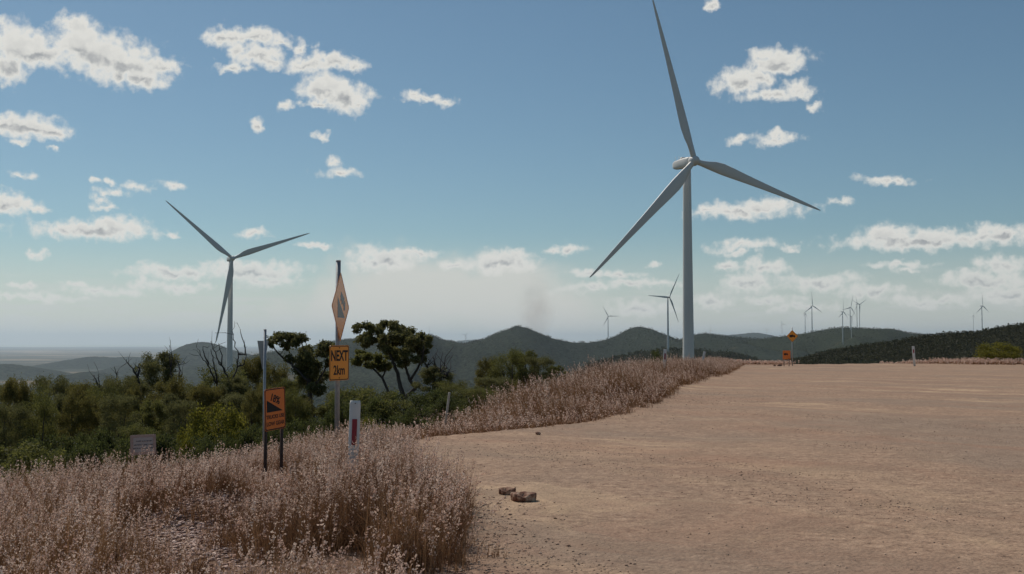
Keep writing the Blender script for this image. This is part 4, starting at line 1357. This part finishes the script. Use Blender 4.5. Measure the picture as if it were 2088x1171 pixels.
dead(897, 800, 31, [[(895,775),(897,764),(905,752),(911,744)], [(897,764),(892,756)], [(905,770),(912,762),(916,755)]], 'blackened dead branch leaning right beside the upright dead trunk', 60, 0.06)

# ------------------------------------------------------------------ grass
def grass_mesh(name, roots, hts, seed, width, head_n, head_len, head_sz, leaves, label, lean=0.24, wind=(0.06, 0.0), headfrac=0.85):
    r_ = np.random.default_rng(seed); n = len(roots)
    az_ = r_.random(n) * 2 * pi; ln = np.abs(r_.normal(size=n)) * lean * np.where(r_.random(n) < 0.08, 3.0, 1.0)
    d = np.stack([np.cos(az_) * ln + wind[0], np.sin(az_) * ln + wind[1]], -1)
    Vs = []; Fs = []; Ts = []; Ms = []; off = 0

    def ribbon(p0, h, dxy, w0, segs, curl, tone, mi):
        nonlocal off
        k = len(p0); s_ = np.linspace(0, 1, segs + 1)
        fa = r_.random(k) * 2 * pi; side_ = np.stack([np.cos(fa), np.sin(fa), np.zeros(k)], -1)
        P_ = np.zeros((k, segs + 1, 2, 3))
        for i, t_ in enumerate(s_):
            c_ = p0.copy()
            c_[:, :2] += dxy * h[:, None] * (t_ ** (1 + curl))
            c_[:, 2] += h * (t_ - 0.35 * t_ ** 2 * np.linalg.norm(dxy, axis=1))
            ww = w0 * (1 - 0.75 * t_)
            P_[:, i, 0] = c_ - side_ * ww / 2; P_[:, i, 1] = c_ + side_ * ww / 2
        V = P_.reshape(-1, 3)
        base_ = off + np.arange(k)[:, None] * (segs + 1) * 2 + np.arange(segs)[None, :] * 2
        q = np.stack([base_, base_ + 1, base_ + 3, base_ + 2], -1).reshape(-1, 4)
        Vs.append(V); Fs.append(q); Ts.append(np.repeat(tone, (segs + 1) * 2)); Ms.append(np.full(len(q), mi)); off += len(V)
        return P_[:, :, :, :].mean(2)

    tone = np.clip(r_.random(n) * 0.6 + 0.2 + 0.35 * fbm(roots[:, 0] * 0.7, roots[:, 1] * 0.7, 3), 0, 1)
    axes = ribbon(roots, hts, d, width, 4, 0.7, tone, 0)
    for _ in range(leaves):
        aj = az_ + r_.normal(size=n) * 1.2; lj = ln + np.abs(r_.normal(size=n)) * 0.35
        ribbon(roots + np.stack([r_.normal(size=n) * .015, r_.normal(size=n) * .015, np.zeros(n)], -1), hts * r_.uniform(0.3, 0.8, n), np.stack([np.cos(aj) * lj, np.sin(aj) * lj], -1), width * 1.5, 3, 1.0, r_.random(n) * 0.8, 0)
    # seed heads: fluffy loose panicles of tiny spikelets
    hs = np.where(r_.random(n) < headfrac)[0]
    tip = axes[hs, -1]; prev = axes[hs, -2]
    dirv = tip - prev; dirv /= np.linalg.norm(dirv, axis=1)[:, None]
    bigh = np.where(r_.random(len(hs)) < 0.2, 1.7, 1.0)
    hl = head_len * r_.uniform(0.6, 1.3, len(hs)) * bigh
    m_ = head_n
    u = r_.random((len(hs), m_))
    rad = 0.115 * hl[:, None] * (0.35 + np.sin(np.clip(1 - u, 0, 1) * pi * 0.9)) * r_.random((len(hs), m_))
    th = r_.random((len(hs), m_)) * 2 * pi
    c_ = tip[:, None, :] + dirv[:, None, :] * ((u - 0.8) * hl[:, None])[:, :, None]
    c_ = c_ + np.stack([np.cos(th) * rad, np.sin(th) * rad, -0.25 * rad], -1)
    c_ = c_.reshape(-1, 3); k = len(c_)
    a = r_.normal(size=(k, 3)); a[:, 2] *= 1.3; a /= np.linalg.norm(a, axis=1)[:, None]
    b_ = np.cross(a, r_.normal(size=(k, 3))); b_ /= np.linalg.norm(b_, axis=1)[:, None]
    sz = head_sz * (r_.uniform(0.5, 1.3, k) * np.repeat(0.5 + 0.5 * bigh, m_))[:, None]
    V = np.stack([c_ - a * sz, c_ - b_ * sz * .55, c_ + a * sz, c_ + b_ * sz * .55], 1).reshape(-1, 3)
    q = off + np.arange(k * 4).reshape(-1, 4)
    tn = np.repeat(np.clip(np.repeat(r_.random(len(hs)), m_) * 0.6 + r_.random(k) * 0.4, 0, 1), 4)
    Vs.append(V); Fs.append(q); Ts.append(tn); Ms.append(np.full(len(q), 1))
    o = mk(name, np.vstack(Vs), np.vstack(Fs), [M['straw'], M['head']], midx=np.concatenate(Ms), attrs={'tone': np.concatenate(Ts)})
    tag(o, label, 'grass', kind='stuff')
    return o


def tufts(cx, cy, per, spread, h, seed, hvar=0.25):
    r_ = np.random.default_rng(seed); n = len(cx)
    X = np.repeat(cx, per) + r_.normal(size=n * per) * np.repeat(spread, per)
    Y = np.repeat(cy, per) + r_.normal(size=n * per) * np.repeat(spread, per)
    Hh = np.repeat(h, per) * np.clip(r_.normal(1.0, hvar, n * per), 0.35, 1.5)
    Z = ground_z(X, Y) - 0.01
    return np.stack([X, Y, Z], -1), Hh


# foreground
r_ = np.random.default_rng(77)
n = 5200
y = 3.4 + (17.8 - 3.4) * r_.random(n) ** 0.75
x = edge_x(y) - 0.02 - (0.5 * y + 1.2) * r_.random(n) ** 1.1 + 0.07 * fbm(y * 0.9, y * 0, 2)
stray = (r_.random(n) < 0.006) & (y < 8.4)
x = np.where(stray, edge_x(y) + np.abs(r_.normal(size=n)) * 0.35, x)
rub = np.clip(1.25 * np.exp(-(((x / y + 0.288) / 0.052) ** 2 + ((y - 9.6) / 2.0) ** 4)), 0, 1)   # thin patch over the stones
td = sdf(x, y)
dens = fbm(x * 0.9, y * 0.9, 3) > -0.55
keep = (td < 0.9) & (r_.random(n) > rub * 0.42) & dens & (r_.random(n) < np.clip(y / 7, 0.45, 1))
x, y = x[keep], y[keep]
s_ = edge_x(y) - x
h = np.where(s_ < -0.05, 0.5, 1.0) * 0.43 * (0.75 + 0.4 * (fbm(x * 0.5 + 5, y * 0.5, 2) * 0.5 + 0.5)) * np.clip(0.6 + s_ * 0.6, 0.6, 1.0)
h *= 1 + 0.36 * np.exp(-((x / y + 0.10) / 0.07) ** 2) * np.clip(y - 6.8, 0, 1) * np.clip(11.5 - y, 0, 1)
h *= 1 - 0.42 * np.exp(-(((x / y + 0.288) / 0.06) ** 2 + ((y - 8.6) / 2.4) ** 4))
h *= 1 - 0.55 * np.exp(-((x / y + 0.218) / 0.028) ** 4) * np.clip((y - 9.0) / 1.5, 0, 1) * (y < 12.9)
h *= np.interp(y, [12, 15, 18], [1, 0.8, 0.6])
ro, hh_ = tufts(x, y, 16, np.full(len(x), 0.05), h, 78, 0.3)
grass_mesh('grass', ro, hh_, 79, 0.0036, 26, 0.15, 0.0076, 2, 'tall dry pinkish grass with fluffy seed heads in the foreground', headfrac=0.23)
# bank beside the road
n = 6500
y = 17.5 + (80 - 17.5) * r_.random(n) ** 1.15
x = edge_x(y) - 0.05 - 5.0 * r_.random(n) ** 1.1
keep = (sdf(x, y) < 0.8) & (fbm(x * 0.7 + 9, y * 0.5, 3) > -0.6)
x, y = x[keep], y[keep]; s_ = edge_x(y) - x
h = (0.55 + 0.12 * fbm(x * 0.4, y * 0.3, 2)) * np.clip(0.5 + s_ * 0.45, 0.5, 1.0)
h *= np.interp(y, [17, 19, 24, 30, 40, 60, 75], [0.45, 0.5, 0.7, 1.0, 0.95, 0.75, 0.5])
ro, hh_ = tufts(x, y, 12, np.full(len(x), 0.10), h, 88)
grass_mesh('grass', ro, hh_, 89, 0.007, 14, 0.20, 0.013, 1, 'tall reddish dry grass along the bank beside the gravel road', lean=0.25, wind=(-0.12, 0), headfrac=0.22)
# slope grass just over the plateau edge, and far right verge
n = 2600
x = r_.uniform(-16, -1.5, n); y = r_.uniform(10, 26, n); td = sdf(x, y)
keep = (td > 0.8) & (td < 4); x, y = x[keep], y[keep]
ro, hh_ = tufts(x, y, 9, np.full(len(x), 0.10), np.full(len(x), 0.32), 98)
grass_mesh('grass', ro, hh_, 99, 0.006, 6, 0.13, 0.015, 1, 'dry grass on the slope at the foot of the scrub trees')
n = 1500
y = r_.uniform(74, 88, n); x = r_.uniform(27, 48, n)
x = np.concatenate([x, r_.uniform(14.5, 19.5, 300)]); y = np.concatenate([y, r_.uniform(74, 79, 300)])
keep = (y > np.interp(x, [13, 28, 32, 60], [73, 80, 75, 74]))
x, y = x[keep], y[keep]
ro, hh_ = tufts(x, y, 9, np.full(len(x), 0.2), np.where(x < 30, 0.20, 0.30), 108)
grass_mesh('grass', ro, hh_, 109, 0.02, 6, 0.2, 0.045, 1, 'reddish brown grass along the far right edge of the road')

# ------------------------------------------------------------------ stones
def ico(sub):
    import bmesh
    bm = bmesh.new(); bmesh.ops.create_icosphere(bm, subdivisions=sub, radius=1.0)
    v = np.array([x.co[:] for x in bm.verts]); f_ = np.array([[q.index for q in p.verts] for p in bm.faces]); bm.free(); return v, f_


IV2, IF2 = ico(2); IV3, IF3 = ico(4)
OV, OF = ico(1)


def stones(name, x, y, size, seed, label, cat='gravel'):
    r_ = np.random.default_rng(seed); n = len(x)
    base_v = np.array([[1, 0, 0], [-1, 0, 0], [0, 1, 0], [0, -1, 0], [0, 0, 1], [0, 0, -1]], float)
    bf = np.array([[0, 2, 4], [2, 1, 4], [1, 3, 4], [3, 0, 4], [2, 0, 5], [1, 2, 5], [3, 1, 5], [0, 3, 5]])
    V = base_v[None] * r_.uniform(0.6, 1.3, (n, 6, 1)) + r_.normal(size=(n, 6, 3)) * 0.2
    a = r_.random(n) * 2 * pi
    X = V[:, :, 0] * np.cos(a)[:, None] - V[:, :, 1] * np.sin(a)[:, None]; Y = V[:, :, 0] * np.sin(a)[:, None] + V[:, :, 1] * np.cos(a)[:, None]
    s_ = size[:, None]
    z0 = ground_z(x, y)
    P_ = np.stack([X * s_ + x[:, None], Y * s_ + y[:, None], V[:, :, 2] * s_ * 0.42 + (z0 + size * 0.25)[:, None]], -1)
    f_ = (bf[None] + (np.arange(n) * 6)[:, None, None]).reshape(-1, 3)
    o = mk(name, P_.reshape(-1, 3), f_, M['chips' if cat == 'rubble' else 'gravel'], attrs={'tone': np.repeat(r_.random(n) ** 1.5, 6)})
    tag(o, label, cat, kind='stuff'); return o


n = 70000
y = 5.5 * np.exp(r_.random(n) * math.log(34 / 5.5)); x = edge_x(y) - 0.6 + (0.48 * y + 1.5 - edge_x(y) + 0.6) * r_.random(n)
rd_ = np.hypot(x + 12, y); an_ = np.arctan2(x + 12, y)
pat = fbm(rd_ * 0.9, an_ * 6, 3) + 0.5 * fbm(x * 0.3, y * 0.3, 2); keep = r_.random(n) < np.clip(0.05 + 1.6 * np.clip(pat - 0.05, 0, 0.6) + 0.8 * np.exp(-np.abs(edge_x(y) + 0.3 - x) / 0.35), 0, 1)
x, y = x[keep], y[keep]
stones('gravel', x, y, (0.0025 + 0.009 * r_.random(len(x)) ** 5) * (1 + y / 45), 120, 'loose gravel stones scattered over the road surface')
n = 7000
y = r_.normal(9.9, 1.3, n); x = y * r_.normal(-0.29, 0.05, n)
stones('rubble', x, y, 0.008 + 0.030 * r_.random(n) ** 3, 121, 'pinkish rubble heap showing through the foreground grass', 'rubble')
n = 1500
y = r_.uniform(6.5, 11, n); x = edge_x(y) + r_.normal(-0.05, 0.28, n)
stones('gravel', x, y, 0.006 + 0.014 * r_.random(n) ** 2, 122, 'pale chips along the edge of the foreground grass')


def rock(c, sz, seed, label, m='rockm', rough_=0.25, group=None, zoff=0.3):
    r_ = np.random.default_rng(seed); v = IV2.copy() if max(sz) < 0.07 else IV3.copy(); f_ = IF2 if max(sz) < 0.07 else IF3
    # chop with random planes for facets
    for _ in range(11):
        nrm = r_.normal(size=3); nrm /= np.linalg.norm(nrm); d_ = r_.uniform(0.5, 0.88)
        h_ = v @ nrm; v = v - np.clip(h_ - d_, 0, None)[:, None] * nrm
    v += 0.025 * np.stack([fbm(v[:, 0] * 3 + seed, v[:, 1] * 3 + v[:, 2] * 2, 3)] * 3, -1) * v
    v *= np.array(sz)
    z = gz(c[0], c[1])
    o = mk('rock', v, f_, M[m]); o.location = (c[0], c[1], z + sz[2] * zoff); o.rotation_euler = (r_.uniform(-.15, .15), r_.uniform(-.15, .15), r_.uniform(-.5, .5))
    tag(o, label, 'rock', group); return o


def slab_rock(name, outline, th, c, rz, label, m):
    """flat broken slab: outline (x,y) top, undercut and rough sides"""
    n = len(outline); O_ = np.array(outline)
    r_ = np.random.default_rng(5)
    # refine outline
    P_ = []
    for i in range(n):
        a, b = O_[i], O_[(i + 1) % n]
        for k in range(4): P_.append(a * (1 - k / 4) + b * k / 4 + r_.normal(size=2) * 0.003)
    P_ = np.array(P_); cen = P_.mean(0); k = len(P_)
    rings = []
    for s_, z_ in ((0.0, 1.0), (0.35, 1.02), (0.7, 0.98), (0.93, 0.95), (1.0, 0.84), (1.0, 0.55), (0.98, 0.25), (0.94, 0.0), (0.3, -0.02)):
        q = cen + (P_ - cen) * s_ if s_ > 0 else cen + (P_ - cen) * 0.02
        zz = th * (z_ + 0.07 * fbm(q[:, 0] * 25, q[:, 1] * 25, 2) * (s_ > 0.2)) * (1 - 0.4 * np.exp(-((q[:, 0] + 0.01) / 0.045) ** 2) * (q[:, 1] < 0) * (z_ > 0.3))
        rings.append(np.stack([q[:, 0], q[:, 1], zz], -1))
    mb = MB(); mb.loft(rings[::-1])
    o = mb.build(name, m, None); o.location = (c[0], c[1], gz(c[0], c[1]) - 0.005); o.rotation_euler = (0, 0, rz)
    tag(o, label, 'rock'); return o


rp = at(1069, 1020, 10.55)
slab_rock('rock', [(-0.125, 0.05), (-0.105, -0.03), (-0.06, -0.07), (0.0, -0.085), (0.045, -0.07), (0.095, -0.045), (0.12, 0.0), (0.11, 0.04), (0.06, 0.05), (0.04, 0.075), (-0.03, 0.09), (-0.09, 0.09)], 0.085, (rp.x, rp.y + 0.05), 0.1, 'larger flat topped brown rock lying on the gravel by the grass', M['rockm'])
rp = at(1033, 1006, 11.0)
slab_rock('rock', [(-0.075, 0.04), (-0.08, -0.02), (-0.03, -0.05), (0.03, -0.045), (0.08, -0.03), (0.085, 0.03), (0.02, 0.06), (-0.04, 0.06)], 0.07, (rp.x, rp.y + 0.05), -0.2, 'smaller flat rock touching the left side of the larger rock', M['rockm'])
rp = at(1097, 888, 18); rock((rp.x, 18), (0.055, 0.05, 0.04), 8, 'small dark rock alone on the gravel near the road bend')
for i, (px, py, s_, lb) in enumerate([(1590, 744, 0.13, 'reddish boulder at the left foot of the small square orange sign'), (1579, 745, 0.09, 'small reddish boulder left of the sign boulder at the road crest')]):
    rp = at(px, py, 70); rock((rp.x, 70), (s_ * 1.5, s_, s_ * 0.8), 20 + i, lb)
RK = [(400, 978, .09), (422, 972, .11), (372, 985, .07), (440, 985, .07), (385, 1000, .08), (455, 995, .05), (410, 1005, .06), (350, 1010, .06), (430, 1020, .05), (470, 1015, .045), (395, 1030, .05), (365, 1035, .045)]
RKL = ['dark reddish rock at the top left of the rubble heap', 'largest rock, flat topped, crowning the rubble heap', 'rock at the upper left of the rubble heap', 'rock right under the crowning rock of the rubble heap',
       'middle left rock in the rubble heap', 'small rock at the right shoulder of the rubble heap', 'rock in the centre of the rubble heap', 'rock at the far left of the rubble heap', 'small rock low in the centre of the rubble heap',
       'small rightmost rock of the rubble heap', 'small rock low left of centre in the rubble heap', 'lowest left rock of the rubble heap']
for i, (px, py, s_) in enumerate(RK):
    D_ = 1.62 * F / (py - HY); rp = at(px, py, D_)
    rock((rp.x, D_), (s_ * 1.2, s_, s_ * 0.75), 40 + i, RKL[i], 'rubble', group='rocks of the rubble heap', zoff=0.75)

# ------------------------------------------------------------------ smoke plume beyond the hills
def smoke():
    v = IV3.copy()
    D_ = 9000.0
    b_ = at(1078, 735, D_); t_ = at(1108, 545, D_)
    c_ = (b_ + t_) / 2; h_ = (t_.z - b_.z) / 2
    v2 = v * np.array([190.0, 210.0, h_])
    f_ = np.clip((v[:, 2] + 1) / 2, 0, 1)
    v2[:, 0] *= 0.55 + 0.75 * f_; v2[:, 0] += (f_ - 0.5) * (t_.x - b_.x)
    m = bpy.data.materials.new('smoke_volume'); m.use_nodes = True; t = m.node_tree
    for n_ in list(t.nodes): t.nodes.remove(n_)
    tcn = t.nodes.new('ShaderNodeTexCoord'); sp = t.nodes.new('ShaderNodeMapping')
    sp.inputs['Scale'].default_value = (1 / 190, 1 / 210, 1 / h_)
    t.links.new(tcn.outputs['Object'], sp.inputs[0])
    ln = t.nodes.new('ShaderNodeVectorMath'); ln.operation = 'LENGTH'; t.links.new(sp.outputs[0], ln.inputs[0])
    fo = mrange(ln.outputs['Value'], 0.0, 1.0, 1.0, 0.0, tree=t)
    nn = vnoise(tcn.outputs['Object'], 0.011, 3, 0.6, tree=t)
    den = math_n('MULTIPLY', math_n('MULTIPLY', fo, mrange(nn.outputs[0], 0.2, 0.75, tree=t), tree=t), 0.0030, tree=t)
    pv = t.nodes.new('ShaderNodeVolumePrincipled'); pv.inputs['Color'].default_value = (0.72, 0.60, 0.54, 1); t.links.new(den, pv.inputs['Density'])
    pv.inputs['Anisotropy'].default_value = 0.1
    o = t.nodes.new('ShaderNodeOutputMaterial'); t.links.new(pv.outputs[0], o.inputs['Volume'])
    ob = mk('smoke', v2, IF3, m); ob.location = c_
    tag(ob, 'thin brownish smoke plume rising behind the left pointed hill', 'smoke', kind='stuff')
    return ob


smoke()

# ------------------------------------------------------------------ haze: clear air with a little dust, round the whole scene
mb = MB(); mb.box((0, 0, (690 - 420) / 2), (90500, 90500, (690 + 420) / 2))
m = bpy.data.materials.new('haze_air'); m.use_nodes = True; t = m.node_tree
for n_ in list(t.nodes): t.nodes.remove(n_)
pv = t.nodes.new('ShaderNodeVolumePrincipled'); pv.inputs['Color'].default_value = (0.74, 0.87, 0.98, 1); pv.inputs['Density'].default_value = 2.1e-5
pv.inputs['Anisotropy'].default_value = 0.45
o = t.nodes.new('ShaderNodeOutputMaterial'); t.links.new(pv.outputs[0], o.inputs['Volume'])
hz_ = mb.build('haze', m); tag(hz_, 'pale blue haze over the far plains and hills', 'haze', kind='stuff')
